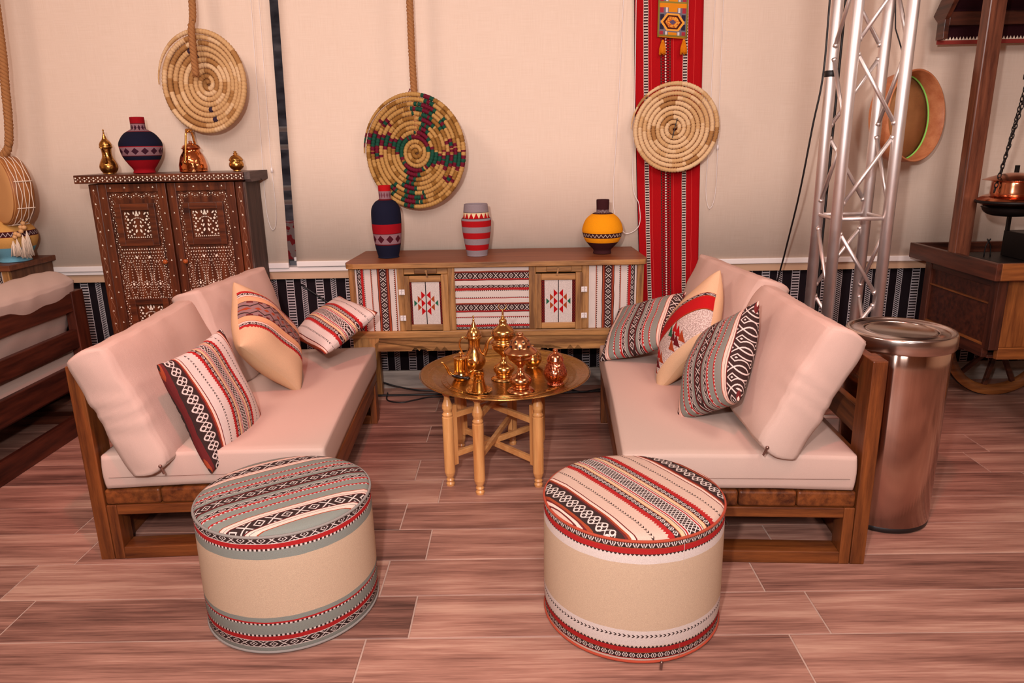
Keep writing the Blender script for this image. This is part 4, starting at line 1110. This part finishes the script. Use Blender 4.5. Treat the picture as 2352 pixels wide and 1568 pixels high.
def pillow(label, c, x, y, w, h, T, mat, back, seed=0, pull=.07, cover_uv=True, tassels=False, dent=0, n=26, flip=False):
    """local x across the stripes, y along them, +z the front"""
    t = thing('throw_pillow', label, 'pillow', c); frame_rot(t, x, y)
    fl = -1 if flip else 1
    for side, nm, mt in ((fl, 'front_cover', mat), (-fl, 'back_cover', back)):
        bm = B(); uv = uvl(bm); g = []
        for j in range(n+1):
            row = []
            for i in range(n+1):
                # denser near the edges
                u = sin((-1+2*i/n)*pi/2); v = sin((-1+2*j/n)*pi/2)
                px = w/2*u*(1-pull*(1-v*v)*abs(u)**2); py = h/2*v*(1-pull*(1-u*u)*abs(v)**2)
                pz = T/2*((1-u*u)**.5*(1-v*v)**.5)**.85 if abs(u) < 1 and abs(v) < 1 else 0
                e = (1-abs(u)**6)*(1-abs(v)**6)
                pz = pz*(1+.10*nz(u*2.2+seed, v*2.2, seed)*e)
                zz = side*pz+.010*nz(u*2+seed, v*2, seed)*(1-e*.5)+dent*(v*v-.3)
                row.append(bm.verts.new((px, py, zz)))
            g.append(row)
        for j in range(n):
            for i in range(n):
                q = (g[j][i], g[j][i+1], g[j+1][i+1], g[j+1][i])
                f = bm.faces.new(q if side > 0 else q[::-1]); f.smooth = True
                for l in f.loops: l[uv].uv = (l.vert.co.y, l.vert.co.x)
        obj(nm, bm, mt, t, normals=False)
    return t
kc = .98
def pil_bands(k):
    return [tuple([b_[0]*k]+list(b_[1:])) for b_ in [(.020, None, BLACK), (.003, None, WHITE), (.007, None, DRED), (.004, None, BLACK), (.004, None, ORANGE), (.008, None, DRED)]]+cream_bands(k)[5:]
m_pc = fabric('cream_pillow_weave', pil_bands(.94), offset=total(cb_)*.94/2-.018)
m_pc2 = fabric('cream_pillow_weave_shifted', cream_bands(.98), offset=total(cb_)*.98/2)
m_pg = fabric('grey_pillow_weave', grey_bands(.92), offset=total(gb_)*.92/2)
m_pg2 = fabric('grey_pillow_weave_shifted', grey_bands(.92), offset=total(gb_)*.92/2)
m_back = plain_cloth('pillow_back_beige', '#cfa983', .12, 300, .85, .4)
MV = lin('#8a6a68')
def midband(name):
    b_ = [(.105, None, BEI), (.006, 'zig', BEI, RED, .009), (.010, None, RED), (.014, 'hearts', BLACK, WHITE, .017), (.008, None, PINK), (.002, None, ORANGE), (.028, None, lin('#d9a076')), (.002, None, BLACK), (.008, 'tick', MV, DRED, .03), (.022, 'zigline', MV, BLACK, .045), (.018, 'blob', MV, ORANGE, .03), (.022, 'zigline', MV, BLACK, .045), (.008, 'tick', MV, DRED, .03), (.002, None, BLACK),
         (.028, None, lin('#d9a076')), (.002, None, ORANGE), (.008, None, PINK), (.014, 'hearts', BLACK, WHITE, .017), (.012, None, RED), (.1, None, BEI)]
    return fabric(name, b_, offset=.195)
m_p2 = midband('beige_pillow_band')
def redband_mat():
    m, b = material('beige_pillow_red_band', .9, spec=.12)
    x, y, z = xyz(coord('UV'))
    n = noise(coord('Object'), 450, 1)
    bands = [(.055, None, BEI), (.125, None, lin('#a39088')), (.002, None, BLACK), (.006, None, ORANGE), (.07, None, RED), (.004, None, ORANGE), (.016, 'dx', BLACK, WHITE, .05), (.002, None, ORANGE), (.2, None, BEI)]
    v = y+.215
    col, _ = bands_color(bands, x, v)
    grey = (v > .055)*(v < .18)
    col = mix(grey*(noise(mapping(coord('Object'), (1, 1, 1)), 260, 0) > .52), col, WHITE)
    # stepped triangles
    def trs(cx, cy, s, c, col):
        dx = x-cx; dy = v-cy
        return mix((dx > 0)*(dx < s)*(nabs(dy) < dx), col, c)
    for cx in (-.175, -.02):
        for dx_, dy_, c in ((0, .0, ORANGE), (.034, .0, DRED), (.017, .034, DRED), (.051, .034, RED), (.0, .068, GREEN), (.034, .068, RED), (.068, 0, ORANGE)):
            col = trs(cx+dx_, .085+dy_, .032, c, col)
    plug(b.inputs['Base Color'], mix((n-.4)*.4, col, lin('#6b4a40'))); plug(b.inputs['Normal'], bump(n, .3, .001)); return m
m_p5 = redband_mat()
pillow('white red-striped throw pillow with black scroll border nearest the camera, left sofa', (-1.065, 2.35, .520), (.15, .98, .06), (-.30, 0, .95), .37, .40, .13, m_pc, m_pc, 1.0)
pillow('beige throw pillow with patterned middle band on the left sofa', (-1.045, 2.85, .600), (-.29, .80, .50), (-.41, -.50, .76), .38, .37, .19, m_p2, m_back, 2.0)
pillow('cream red-striped throw pillow tipped over at the far end of the left sofa', (-.870, 3.22, .565), (.68, .54, .49), (-.60, .80, .08), .31, .36, .13, m_pc2, m_pc2, 3.0)
pillow('grey-green striped throw pillow at the far end of the right sofa', (.560, 3.20, .53), (.78, -.53, .34), (.36, .82, .45), .36, .37, .13, m_pg, m_pg, 4.0)
pillow('beige throw pillow with broad red band in the middle of the right sofa', (.690, 2.85, .60), (.29, .80, .50), (.41, -.50, .76), .40, .38, .17, m_p5, m_back, 5.0, flip=True)
pillow('grey-green striped throw pillow nearest the camera on the right sofa', (.700, 2.45, .580), (.34, -.75, .50), (.33, .60, .68), .36, .385, .15, m_pg2, m_pg2, 6.0)

# ------------------------------------------------------------------ folding stand and tray
st = thing('folding_table_stand', 'folding pine stand with six turned legs under the brass tray', 'table stand', (-.11, 2.865, 0))
HL = .416
def leg_profile():
    return [(0, 0), (.016, 0), (.018, .010), (.013, .018), (.017, .026), (.013, .034), (.018, .046), (.022, .060), (.022, .075), (.0225, .30), (.019, .303), (.022, .312), (.018, .318), (.016, .322), (.021, .338), (.0205, .352), (.012, .376), (.0115, .388), (.018, .398), (.0185, HL), (0, HL)]
legs = [(-.19, -.165), (-.064, -.245), (.172, -.185)]
pairs = []
for (x, y) in legs: pairs.append(((x, y), (-x, -y)))
hts = [0, .028, -.028]
for (pa, pb), dz in zip(pairs, hts):
    for px, py in (pa, pb):
        bm = B(); lathe(bm, leg_profile(), 20, (px, py, 0), smooth=False); l = obj('leg', bm, m_pine['z'], st)
        dd = Vector((-px, -py, 0)).normalized()
        a = Vector((px, py, 0))+dd*.030
        bm = B(); beam(bm, (a.x, a.y, .085), (a.x, a.y, .345), .020, .020, dd); obj('stile', bm, m_pine['z'], st, .002)
    a, b_ = Vector((pa[0], pa[1], 0)), Vector((pb[0], pb[1], 0)); dd = (b_-a).normalized()
    for zz in (.130, .300):
        bm = B(); p, q = a+dd*.04, b_-dd*.04; beam(bm, (p.x, p.y, zz+dz*.8), (q.x, q.y, zz+dz*.8), .017, .024); obj('rail', bm, m_pine['x'], st, .002)
tr = thing('round_tray', 'large round engraved brass tray on the folding stand', 'tray', (-.069, 2.838, .418))
bm = B(); RT = .348
lathe(bm, [(0, 0), (.27, 0), (.285, .001), (.292, .008), (.305, .013), (.338, .019), (RT, .024), (RT+.001, .027), (RT-.004, .027), (.336, .0215), (.303, .0155), (.288, .0095), (.281, .0028), (0, .0025)], 96); obj('tray_plate', bm, m_tray, tr)
def ring_line(r, z): 
    bm_ = B(); tube(bm_, [(r*cos(a), r*sin(a), z) for a in [2*pi*k/96 for k in range(96)]], .0012, 5, True); return bm_
for r, z in ((.262, .003), (.24, .003), (.318, .0175), (.352, .0255)): obj('engraved_ring', ring_line(r, z), m_brass, tr)
bm = B()
for k in range(60):
    a = 2*pi*k/60; beam(bm, (.245*cos(a), .245*sin(a), .0028), (.258*cos(a+.05), .258*sin(a+.05), .0028), .002, .0012)
obj('engraving', bm, m_brass, tr, kind='stuff')
TZ = .421
dallah('coffee_pot', 'tall brass coffee pot with curved spout on the brass tray', (-.200, 2.95, TZ), 1.09, m_brass, radians(8))
def burner(name, label, loc, s, mat, lid, crescent=False):
    t = thing(name, label, 'incense burner', loc, .3)
    sc_ = lambda P: [(a*s, b_*s) for a, b_ in prof_smooth(P, 4)]
    bm = B(); lathe(bm, sc_([(0, 0), (.046, 0), (.047, .004), (.040, .010), (.030, .014), (.031, .020), (.040, .034), (.036, .050), (.018, .064), (.010, .078), (.012, .082), (.010, .086), (.012, .092), (.030, .108), (.042, .122), (.044, .134), (.050, .140), (.048, .144), (.0, .144)]), 48); obj('pedestal_bowl', bm, mat, t)
    bm = B(); lathe(bm, sc_(lid), 48); l = obj('pierced_lid', bm, mat, t)
    return t, l
sB = .96
t, l = burner('incense_burner', 'brass incense burner with crescent finial at the back of the tray', (-.072, 2.815, TZ), 1.07, m_brass, [(.046, .144), (.044, .150), (.036, .156), (.040, .166), (.045, .178), (.042, .192), (.028, .204), (.018, .212), (.014, .220), (.015, .227), (.012, .234), (.006, .238), (.009, .243), (.004, .248), (.004, .258), (.002, .270), (0, .270)], True)
bm = B(); tube(bm, [(.016*cos(a), 0, .304+.016*sin(a)) for a in [radians(140+260*i/24) for i in range(25)]], [.0006+.0022*sin(pi*i/24) for i in range(25)], 6); obj('crescent_finial', bm, m_brass, t)
bm = B()
for k in range(9):
    a = 2*pi*k/9; sphere(bm, (.0475*cos(a), .0475*sin(a), .191), .0028, 6)
obj('lid_holes', bm, m_blackp, l, kind='stuff')
t, l = burner('incense_burner', 'copper-brass incense burner with star-cut domed lid at the front of the tray', (-.004, 2.66, TZ), 1.09, metal('rosy_brass', '#cf8f62', .19, 0, dirt=.25, c2='#a0603e'), [(.057, .141), (.060, .146), (.055, .152), (.046, .160), (.040, .166), (.036, .178), (.026, .192), (.016, .200), (.011, .204), (.013, .210), (.009, .215), (0, .216)])
bm = B()
def star(bm, c, nrm, r):
    nrm = Vector(nrm).normalized(); a, b_ = frame_of(nrm); c = Vector(c)+nrm*.0015
    vs = [bm.verts.new(c+(a*cos(2*pi*k/10)+b_*sin(2*pi*k/10))*(r if k % 2 == 0 else r*.45)) for k in range(10)]
    cv = bm.verts.new(c)
    for k in range(10): bm.faces.new((cv, vs[k], vs[(k+1) % 10]))
for k in range(7):
    a = -pi/2-.35+2*pi*k/7; star(bm, (.0440*cos(a), .0440*sin(a), .185), (cos(a), sin(a), .7), .0076)
    a += pi/7; star(bm, (.034*cos(a), .034*sin(a), .2035), (cos(a), sin(a), .9), .0066)
obj('star_holes', bm, m_blackp, l, kind='stuff')
t = lathe_thing('sugar_bowl', 'round lidded brass bowl behind the star-cut incense burner', 'bowl', (.047, 2.965, TZ), [(0, 0), (.026, 0), (.026, .006), (.030, .010), (.040, .026), (.041, .040), (.036, .052), (.038, .056), (0, .056)], m_brass)
bm = B(); lathe(bm, prof_smooth([(.039, .056), (.037, .062), (.026, .078), (.012, .086), (.007, .090), (.009, .096), (0, .100)], 3), 32); obj('lid', bm, m_brass, t)
# small gold coffee pot with long spout
t = thing('small_coffee_pot', 'small shiny gold pot with long curved spout at the tray left', 'coffee pot', (-.248, 2.815, TZ), radians(10))
bm = B(); lathe(bm, prof_smooth([(0, 0), (.026, 0), (.030, .003), (.033, .012), (.034, .022), (.029, .040), (.029, .086), (.030, .090), (0, .090)], 4), 40); obj('body', bm, m_gold, t)
bm = B(); lathe(bm, prof_smooth([(.0315, .090), (.0315, .094), (.022, .098), (.008, .101), (.004, .104), (.005, .108), (.009, .112), (.006, .117), (0, .118)], 3), 32); obj('lid', bm, m_brass, t)
bm = B(); pts = smoothcurve([(-.030, 0, .020), (-.046, 0, .026), (-.056, 0, .045), (-.068, 0, .068), (-.080, 0, .078)], 5); n = len(pts); tube(bm, pts, [.0085-.0055*i/(n-1) for i in range(n)], 10); obj('spout', bm, m_gold, t)
bm = B(); tube(bm, smoothcurve([(.029, 0, .078), (.044, 0, .082), (.056, 0, .070), (.058, 0, .052), (.050, 0, .034), (.034, 0, .026)], 6), .0026, 8); obj('handle', bm, m_gold, t)
# cezve on a saucer
t = thing('filigree_saucer', 'small golden filigree saucer under the long-handled pot', 'saucer', (-.168, 2.665, TZ))
bm = B(); lathe(bm, [(0, 0), (.035, 0), (.048, .004), (.050, .005), (.047, .0055), (.034, .002), (0, .002)], 40); obj('plate', bm, m_brassh, t)
bm = B()
for k in range(20):
    a = 2*pi*k/20; tube(bm, [(.050*cos(a)+.004*cos(b_), .050*sin(a)+.004*sin(b_), .005) for b_ in [2*pi*j/8 for j in range(8)]], .0009, 4, True)
obj('filigree_edge', bm, m_gold, t, kind='stuff')
t = thing('long_handled_pot', 'small brass pot with dark wooden side handle at the tray front left', 'coffee pot', (-.166, 2.665, TZ+.0025), radians(-10)); t.scale = (.92, .92, .92)
bm = B(); lathe(bm, prof_smooth([(0, 0), (.030, 0), (.032, .004), (.024, .035), (.020, .055), (.022, .072), (.021, .073), (.019, .056), (.022, .034), (0, .006)], 4), 40); obj('body', bm, metal('inner_tinned_brass', '#d29448', .2, 0, dirt=.2), t)
bm = B(); cyl(bm, (-.020, 0, .052), (-.045, 0, .050), .003, 8); obj('handle_socket', bm, m_brass, t)
bm = B(); pts = [(-.042, 0, .050), (-.050, 0, .050), (-.056, 0, .050), (-.062, 0, .0505), (-.075, 0, .052), (-.095, 0, .056), (-.112, 0, .059), (-.118, 0, .060)]; tube(bm, pts, [.007, .0085, .0085, .006, .0065, .0085, .006, .003], 12); obj('wooden_handle', bm, m_dark, t, label='dark turned wooden handle')
bm = B(); tube(bm, [(-.123+.006*cos(a), .006*sin(a), .061) for a in [2*pi*k/12 for k in range(12)]], .0008, 5, True); obj('hanging_ring', bm, m_zip, t)
# embossed copper pot on the right
t = lathe_thing('copper_pot', 'round embossed copper pot with lid at the right of the tray', 'pot', (.135, 2.735, TZ), [(0, 0), (.032, 0), (.034, .005), (.030, .010), (.038, .020), (.047, .040), (.046, .056), (.037, .080), (.031, .090), (.032, .096), (0, .096)], m_copperh)
bm = B(); lathe(bm, prof_smooth([(.033, .096), (.035, .100), (.032, .108), (.026, .120), (.014, .129), (.008, .132), (.010, .138), (.009, .144), (0, .147)], 3), 32); obj('lid', bm, m_copper, t)
bm = B(); tube(bm, smoothcurve([(.006, -.038, .078), (.008, -.056, .076), (.008, -.062, .058), (.006, -.056, .036), (.004, -.046, .026)], 5), .0055, 8); obj('handle', bm, m_copper, t)

# ------------------------------------------------------------------ steel bin
can = thing('steel_bin', 'tall round brushed steel bin with swing lid beside the right sofa', 'bin', (1.322, 2.43, 0))
bsm, bb = material('brushed_steel_body', .13, 1.0, '#c6a896')
bb.inputs['Anisotropic'].default_value = .96; bb.inputs['Anisotropic Rotation'].default_value = .25
x, y, z = xyz(coord('Object'))
nn = noise(comb(m2('ARCTAN2', y, x)*60, 0, z*.3), 3, 3)
plug(bb.inputs['Base Color'], mix(nn, lin('#c3a493'), lin('#dcc3b4')))
bm = B(); lathe(bm, [(0.1544, .018), (0.1635, .022), (0.1646, .60), (0.1646, .655), (0.1624, .658)], 96); obj('body', bm, bsm, can)
bm = B(); lathe(bm, [(0, 0), (0.1567, 0), (0.1624, .006), (0.1624, .020), (0.1590, .024), (0, .024)], 64); obj('base_ring', bm, m_blackp, can, label='black rubber base ring')
bm = B(); lathe(bm, [(0.1624, .652), (0.1726, .655), (0.1760, .660), (0.1760, .700), (0.1737, .706), (0.1669, .709), (0.1601, .706), (0.1567, .700), (0.1499, .700), (0.1226, .703), (0.1181, .706), (0.1170, .700), (0.1170, .69)], 96); obj('lid_ring', bm, m_steel, can)
bm = B(); lathe(bm, [(0.1141, .690), (0.1141, .699), (0.1113, .703), (0.1067, .703), (0.1022, .700), (0.0000, .698)], 96); obj('swing_flap', bm, m_steel, can)

# ------------------------------------------------------------------ lighting truss
ts = thing('lighting_truss', 'upright square aluminium truss standing behind the steel bin', 'truss', (1.335, 3.06, 0), radians(-2))
c2 = .212; TR = .0235
cs = [(0, 0), (c2, 0), (c2, c2), (0, c2)]
for x, y in cs:
    bm = B(); cyl(bm, (x, y, .02), (x, y, 2.95), TR, 24); obj('main_tube', bm, m_alu, ts)
def brace(p, q):
    bm = B(); cyl(bm, p, q, .0085, 10); 
    d = (Vector(q)-Vector(p)).normalized()
    for c_, s_ in ((p, 1), (q, -1)):
        c_ = Vector(c_); tube(bm, [c_, c_+d*s_*.012], [.012, .009], 10)
    obj('brace', bm, m_alu, ts)
def ring(z):
    for i in range(4):
        a, b_ = cs[i], cs[(i+1) % 4]; brace((a[0], a[1], z), (b_[0], b_[1], z))
ring(.05); ring(1.02); ring(2.035); ring(2.92)
for f_ in range(4):
    a, b_ = cs[f_], cs[(f_+1) % 4]
    dx, dy = (b_[0]-a[0])/c2, (b_[1]-a[1])/c2
    for z0, z1, par_ in ((.06, .99, 1), (1.06, 2.02, 0), (2.06, 2.90, 1)):
        n = 3; h = (z1-z0)/n
        for i in range(n):
            za, zb = z0+h*i+.02, z0+h*(i+1)-.03
            odd = (i+par_) % 2
            p, q = (a, b_) if not odd else (b_, a)
            brace((p[0]+(dx if not odd else -dx)*TR*.8, p[1]+(dy if not odd else -dy)*TR*.8, za), (q[0]-(dx if not odd else -dx)*TR*.8, q[1]-(dy if not odd else -dy)*TR*.8, zb))
boxobj('base_plate', (-.05, c2+.05, -.05, c2+.05, 0, .02), m_alu, ts, .002)
bm = B(); lathe(bm, [(TR+.001, 0), (TR+.003, .002), (TR+.003, .024), (TR+.001, .026)], 20, (0, c2, 1.60)); obj('black_tape', bm, m_blackp, ts, label='black tape band')
bm = B(); tube(bm, smoothcurve([(1.305, 3.26, 3.0), (1.305, 3.262, 2.0), (1.306, 3.262, 1.62), (1.295, 3.30, 1.4), (1.30, 3.40, 1.1), (1.33, 3.60, .80), (1.35, 3.75, .55), (1.33, 3.7, .2), (1.30, 3.6, .006), (1.22, 3.5, .006)], 8), .0042, 6); tag(obj('power_cable', bm, m_cable), 'thin black cable hanging down the left of the truss to the floor', 'cable')
bm = B(); tube(bm, smoothcurve([(1.385, 3.30, 2.95), (1.388, 3.302, 1.9), (1.385, 3.302, 1.0), (1.39, 3.32, .3), (1.36, 3.38, .006), (1.3, 3.5, .006)], 8), .0055, 6); tag(obj('power_cable', bm, m_cable), 'thick black cable running down inside the truss', 'cable')

# floor cables near the wall
for lab, pts, r in (('black cable lying straight along the wall behind the brass tray', [(-.95, 3.80, .006), (-.6, 3.80, .006), (-.2, 3.82, .006), (.2, 3.80, .006), (.6, 3.83, .006)], .006),
                    ('black cable curling on the floor by the sideboard leg', [(-.80, 3.90, .05), (-.70, 3.87, .03), (-.55, 3.83, .02), (-.30, 3.86, .012), (.1, 3.88, .008)], .005),
                    ('looped black cable in front of the sideboard left leg', [(-.76, 3.84, .006), (-.74, 3.72, .006), (-.66, 3.68, .006), (-.58, 3.72, .006), (-.5, 3.76, .006), (-.3, 3.76, .006)], .004),
                    ('black cable near the wall at the foot of the right sofa', [(.25, 3.87, .012), (.33, 3.80, .008), (.45, 3.84, .010), (.60, 3.88, .012)], .005)):
    bm = B(); tube(bm, smoothcurve(pts, 8), r, 6); tag(obj('floor_cable', bm, m_cable), lab, 'cable')
bm = B(); tube(bm, smoothcurve([(-1.22, 3.93, .62), (-1.05, 3.91, .50), (-.93, 3.88, .40), (-.88, 3.80, .2), (-.9, 3.75, .006)], 8), .005, 6); tag(obj('floor_cable', bm, m_cable), 'black cable slanting down the striped cloth behind the left pillow', 'cable')

# ------------------------------------------------------------------ market cart at right
ct = thing('wooden_cart', 'dark wooden market cart with canopy and wheels at the right edge', 'cart', (2.045, 3.06, 0))
cx_, cy_, cz_ = m_cart['x'], m_cart['y'], m_cart['z']; lx_, lz_ = m_cartl['x'], m_cartl['z']
CL, CD = 1.25, .66
# table top tray with raised rim
boxobj('table_board', (.0, CL, .0, CD, .755, .770), cx_, ct)
boxobj('rim_board', (-.02, .005, -.02, CD+.02, .745, .820), cy_, ct); boxobj('rim_board', (CL-.005, CL+.02, -.02, CD+.02, .745, .820), cy_, ct)
boxobj('rim_board', (.005, CL-.005, -.02, .005, .745, .820), lx_, ct); boxobj('rim_board', (.005, CL-.005, CD-.005, CD+.02, .745, .820), cx_, ct)
# body with framed end panel
boxobj('body_side', (.055, .070, .07, CD-.09, .42, .745), cx_, ct)
for y in (.04, CD-.09): boxobj('corner_post', (.040, .085, y, y+.05, .42, .745), cz_, ct)
boxobj('end_rail', (.045, .075, .09, CD-.09, .375, .43), cy_, ct); boxobj('end_rail', (.045, .075, .09, CD-.09, .700, .745), cy_, ct)
boxobj('panel_moulding', (.046, .056, .09, CD-.09, .620, .627), m_cartl['y'], ct, .001); boxobj('panel_moulding', (.044, .056, .09, CD-.09, .43, .44), m_cartl['y'], ct, .001)
for i in range(6): boxobj('front_board', (.087+i*.19, .087+i*.19+.187, .05, .065, .43, .745), lz_, ct)
boxobj('front_rail', (.085, CL-.08, .042, .07, .375, .43), lx_, ct)
boxobj('back_panel', (.085, CL-.08, CD-.08, CD-.065, .42, .745), cx_, ct)
boxobj('body_side', (CL-.09, CL-.075, .04, CD-.05, .42, .745), cx_, ct); boxobj('floor_board', (.06, CL-.09, .07, CD-.09, .375, .39), cx_, ct)
def wheel(y, cx, R, nm='wheel'):
    t2 = bpy.data.objects.new(nm, None); C.objects.link(t2); t2.parent = ct; t2.location = (cx, y, R); t2.empty_display_size = .05
    bm = B(); pr = [(R-.05, -.018), (R-.002, -.018), (R, -.016), (R, .016), (R-.002, .018), (R-.05, .018), (R-.05, -.018)]
    lathe(bm, pr, 64); o = obj('rim', bm, m_cartl['x'], t2); o.rotation_euler = (radians(90), 0, 0)
    bm = B(); lathe(bm, [(R+.0002, -.013), (R+.003, -.013), (R+.003, .013), (R+.0002, .013), (R+.0002, -.013)], 64); o = obj('iron_tyre', bm, m_iron, t2); o.rotation_euler = (radians(90), 0, 0)
    bm = B(); lathe(bm, [(0, -.04), (.03, -.04), (.04, -.02), (.04, .02), (.03, .04), (0, .04)], 24); o = obj('hub', bm, cx_, t2); o.rotation_euler = (radians(90), 0, 0)
    for k in range(10):
        a = 2*pi*k/10+.12; bm = B(); beam(bm, (.03*cos(a), 0, .03*sin(a)), ((R-.045)*cos(a), 0, (R-.045)*sin(a)), .022, .020, (0, 1, 0)); obj('spoke', bm, cx_, t2, .002)
wheel(CD-.03, .49, .29); wheel(-.035, .585, .36)
bm = B(); cyl(bm, (.53, .0, .32), (.53, CD-.02, .32), .02); obj('axle', bm, m_iron, ct)
for x in (1.15,):
    boxobj('prop_leg', (x-.05, x, .06, .11, 0, .375), cz_, ct); boxobj('prop_leg', (x-.05, x, CD-.12, CD-.07, 0, .375), cz_, ct)
# posts and canopy
boxobj('canopy_post', (-.012, .062, CD/2-.025, CD/2+.035, .770, 2.35), wood('worn_post', '#3b1a12', '#7a4630', 'z', .35, 1, 1.2, .3), ct, .006)
boxobj('canopy_post', (CL-.075, CL, CD/2-.025, CD/2+.035, .770, 2.35), cz_, ct, .006)
m_val = plain_cloth('dark_canopy_cloth', '#2c0d12', .1, 200, .9, .3); m_redtrim, _ = material('red_braid', .9, color='#8a2a20')
ZC = 1.775; x0, x1, ya, yb = -.005, CL+.10, -.10, CD+.04
yr, zr, ze, zf = .36, 2.36, 1.93, 2.16      # ridge, back eave and front eave heights
bm = B()
for (pa, pb) in (((yb, ze), (yr, zr)), ((yr, zr), (ya, zf))):
    bm.faces.new([bm.verts.new(p) for p in ((x0, pa[0], pa[1]), (x1, pa[0], pa[1]), (x1, pb[0], pb[1]), (x0, pb[0], pb[1]))])
o = obj('canopy_roof', bm, m_val, ct, normals=False); q_ = o.modifiers.new('t', 'SOLIDIFY'); q_.thickness = .008
for xx in (x0-.012, x1-.012):
    for (pa, pb) in (((yb, ze-.02), (yr, zr-.02)), ((yr, zr-.02), (ya, zf-.02))):
        bm = B(); beam(bm, (xx+.012, pa[0], pa[1]-.035), (xx+.012, pb[0], pb[1]-.035), .022, .10); obj('rafter', bm, cy_, ct, .002)
    boxobj('eave_block', (xx, xx+.024, yb-.07, yb-.006, ZC+.018, ze-.05), cy_, ct, .002)
for yv, zb_, zt_ in ((yb, ZC, ze), (ya, zf-.16, zf)):
    boxobj('valance', (x0, x1, yv-.006, yv, zb_+.018, zt_), m_val, ct, 0)
    boxobj('red_trim', (x0-.001, x1+.001, yv-.007, yv+.001, zb_, zb_+.018), m_redtrim, ct, 0)
    bm = B(); n = int((x1-x0)/.016)
    for i in range(n):
        s0 = x0+i*(x1-x0)/n; s1 = x0+(i+1)*(x1-x0)/n
        for off in (yv-.009, yv+.003): bm.faces.new([bm.verts.new(q) for q in ((s0, off, zb_+.018), (s1, off, zb_+.018), ((s0+s1)/2, off, zb_+.034))])
    obj('scalloped_braid', bm, m_string, ct, kind='stuff')
boxobj('canopy_beam', (x0+.02, x1-.02, yb-.05, yb-.015, 1.855, 1.915), cx_, ct); boxobj('canopy_beam', (x0+.02, x1-.02, ya+.015, ya+.05, 2.05, 2.11), cx_, ct)
boxobj('ridge_beam', (x0+.02, x1-.02, yr-.02, yr+.02, zr-.09, zr-.02), cx_, ct)
# things on the cart
boxo = thing('griddle_plate', 'flat black iron plate lying on the cart top', 'plate', (2.17, 3.12, .7715)); boxobj('plate', (0, .75, 0, .45, 0, .018), m_iron, boxo, .003); bm = B()
boxobj('plate_rim', (-.004, .754, -.004, .002, .016, .03), m_iron, boxo, .001)
bb_ = thing('iron_stove', 'black iron stove box standing on the cart plate', 'stove', (2.31, 3.26, .7905)); boxobj('body', (0, .28, 0, .2, 0, .12), m_iron, bb_, .003)
for x, y in ((.0, .0), (.26, .0), (.0, .18), (.26, .18)): boxobj('upright', (x, x+.015, y, y+.015, .12, .42), m_iron, bb_, .001)
boxobj('top_bar', (0, .275, .0, .015, .405, .42), m_iron, bb_, .001)
tn = thing('wire_tongs', 'small bent iron wire tongs standing on the cart plate', 'tongs', (2.22, 3.42, .7905)); bm = B()
tube(bm, smoothcurve([(-.012, 0, 0), (-.010, 0, .05), (.008, 0, .085)], 4), .003, 6); tube(bm, smoothcurve([(.018, 0, 0), (.012, 0, .05), (-.008, 0, .085)], 4), .003, 6); obj('wire', bm, m_iron, tn)
lamp = thing('copper_brazier', 'copper pot with flared tray hanging on chains over the cart', 'brazier', (2.195, 3.27, .985))
bm = B(); lathe(bm, prof_smooth([(0, .045), (.05, .040), (.10, .055), (.135, .075), (.137, .080), (.115, .100), (.09, .108), (.088, .115), (.086, .155), (.088, .165), (.118, .170), (.118, .173), (.07, .190), (.03, .200), (0, .202)], 4), 48); obj('copper_body', bm, m_copper, lamp)
bm = B(); lathe(bm, [(.135, .070), (.141, .073), (.141, .080), (.135, .083)], 48); obj('rim_ring', bm, m_iron, lamp)
bm = B(); lathe(bm, prof_smooth([(0, .010), (.07, .015), (.10, .030), (.11, .050), (.105, .050), (0, .03)], 3), 32); obj('iron_pan', bm, m_iron, lamp)
def link_mesh():
    bm = B(); n = 16; pts = []
    for k in range(n):
        a = 2*pi*k/n; pts.append((.0065*cos(a), 0, .013*sin(a)))
    tube(bm, pts, .0023, 6, True); bmesh.ops.recalc_face_normals(bm, faces=bm.faces); me = bpy.data.meshes.new('chain_link'); bm.to_mesh(me); bm.free(); me.materials.append(m_iron)
    for p in me.polygons: p.use_smooth = True
    return me
lm = link_mesh()
for ang in (radians(200), radians(-35), radians(90)):
    p0 = Vector((.120*cos(ang), .12*sin(ang), .10)); p1 = Vector((.02*cos(ang), .02*sin(ang), .60))
    if ang > radians(190): p0 = Vector((-.10, -.03, .13)); p1 = Vector((.0, 0, .60))
    d = (p1-p0).normalized(); L = (p1-p0).length; n = int(L/.021)
    q = d.to_track_quat('Z', 'X')
    par = bpy.data.objects.new('chain', None); C.objects.link(par); par.parent = lamp; par.empty_display_size = .02
    for i in range(n+1):
        o = bpy.data.objects.new('chain_link', lm); C.objects.link(o); o.parent = par; o.location = p0+d*(.021*i)
        o.rotation_euler = (q.to_matrix() @ Matrix.Rotation(radians(90*(i % 2)+20), 3, 'Z')).to_euler()
bm = B(); cyl(bm, (0, 0, .60), (0, 0, 1.0), .006, 10); cyl(bm, (0, 0, .59), (0, 0, .61), .03, 16); obj('hanger_rod', bm, m_iron, lamp)
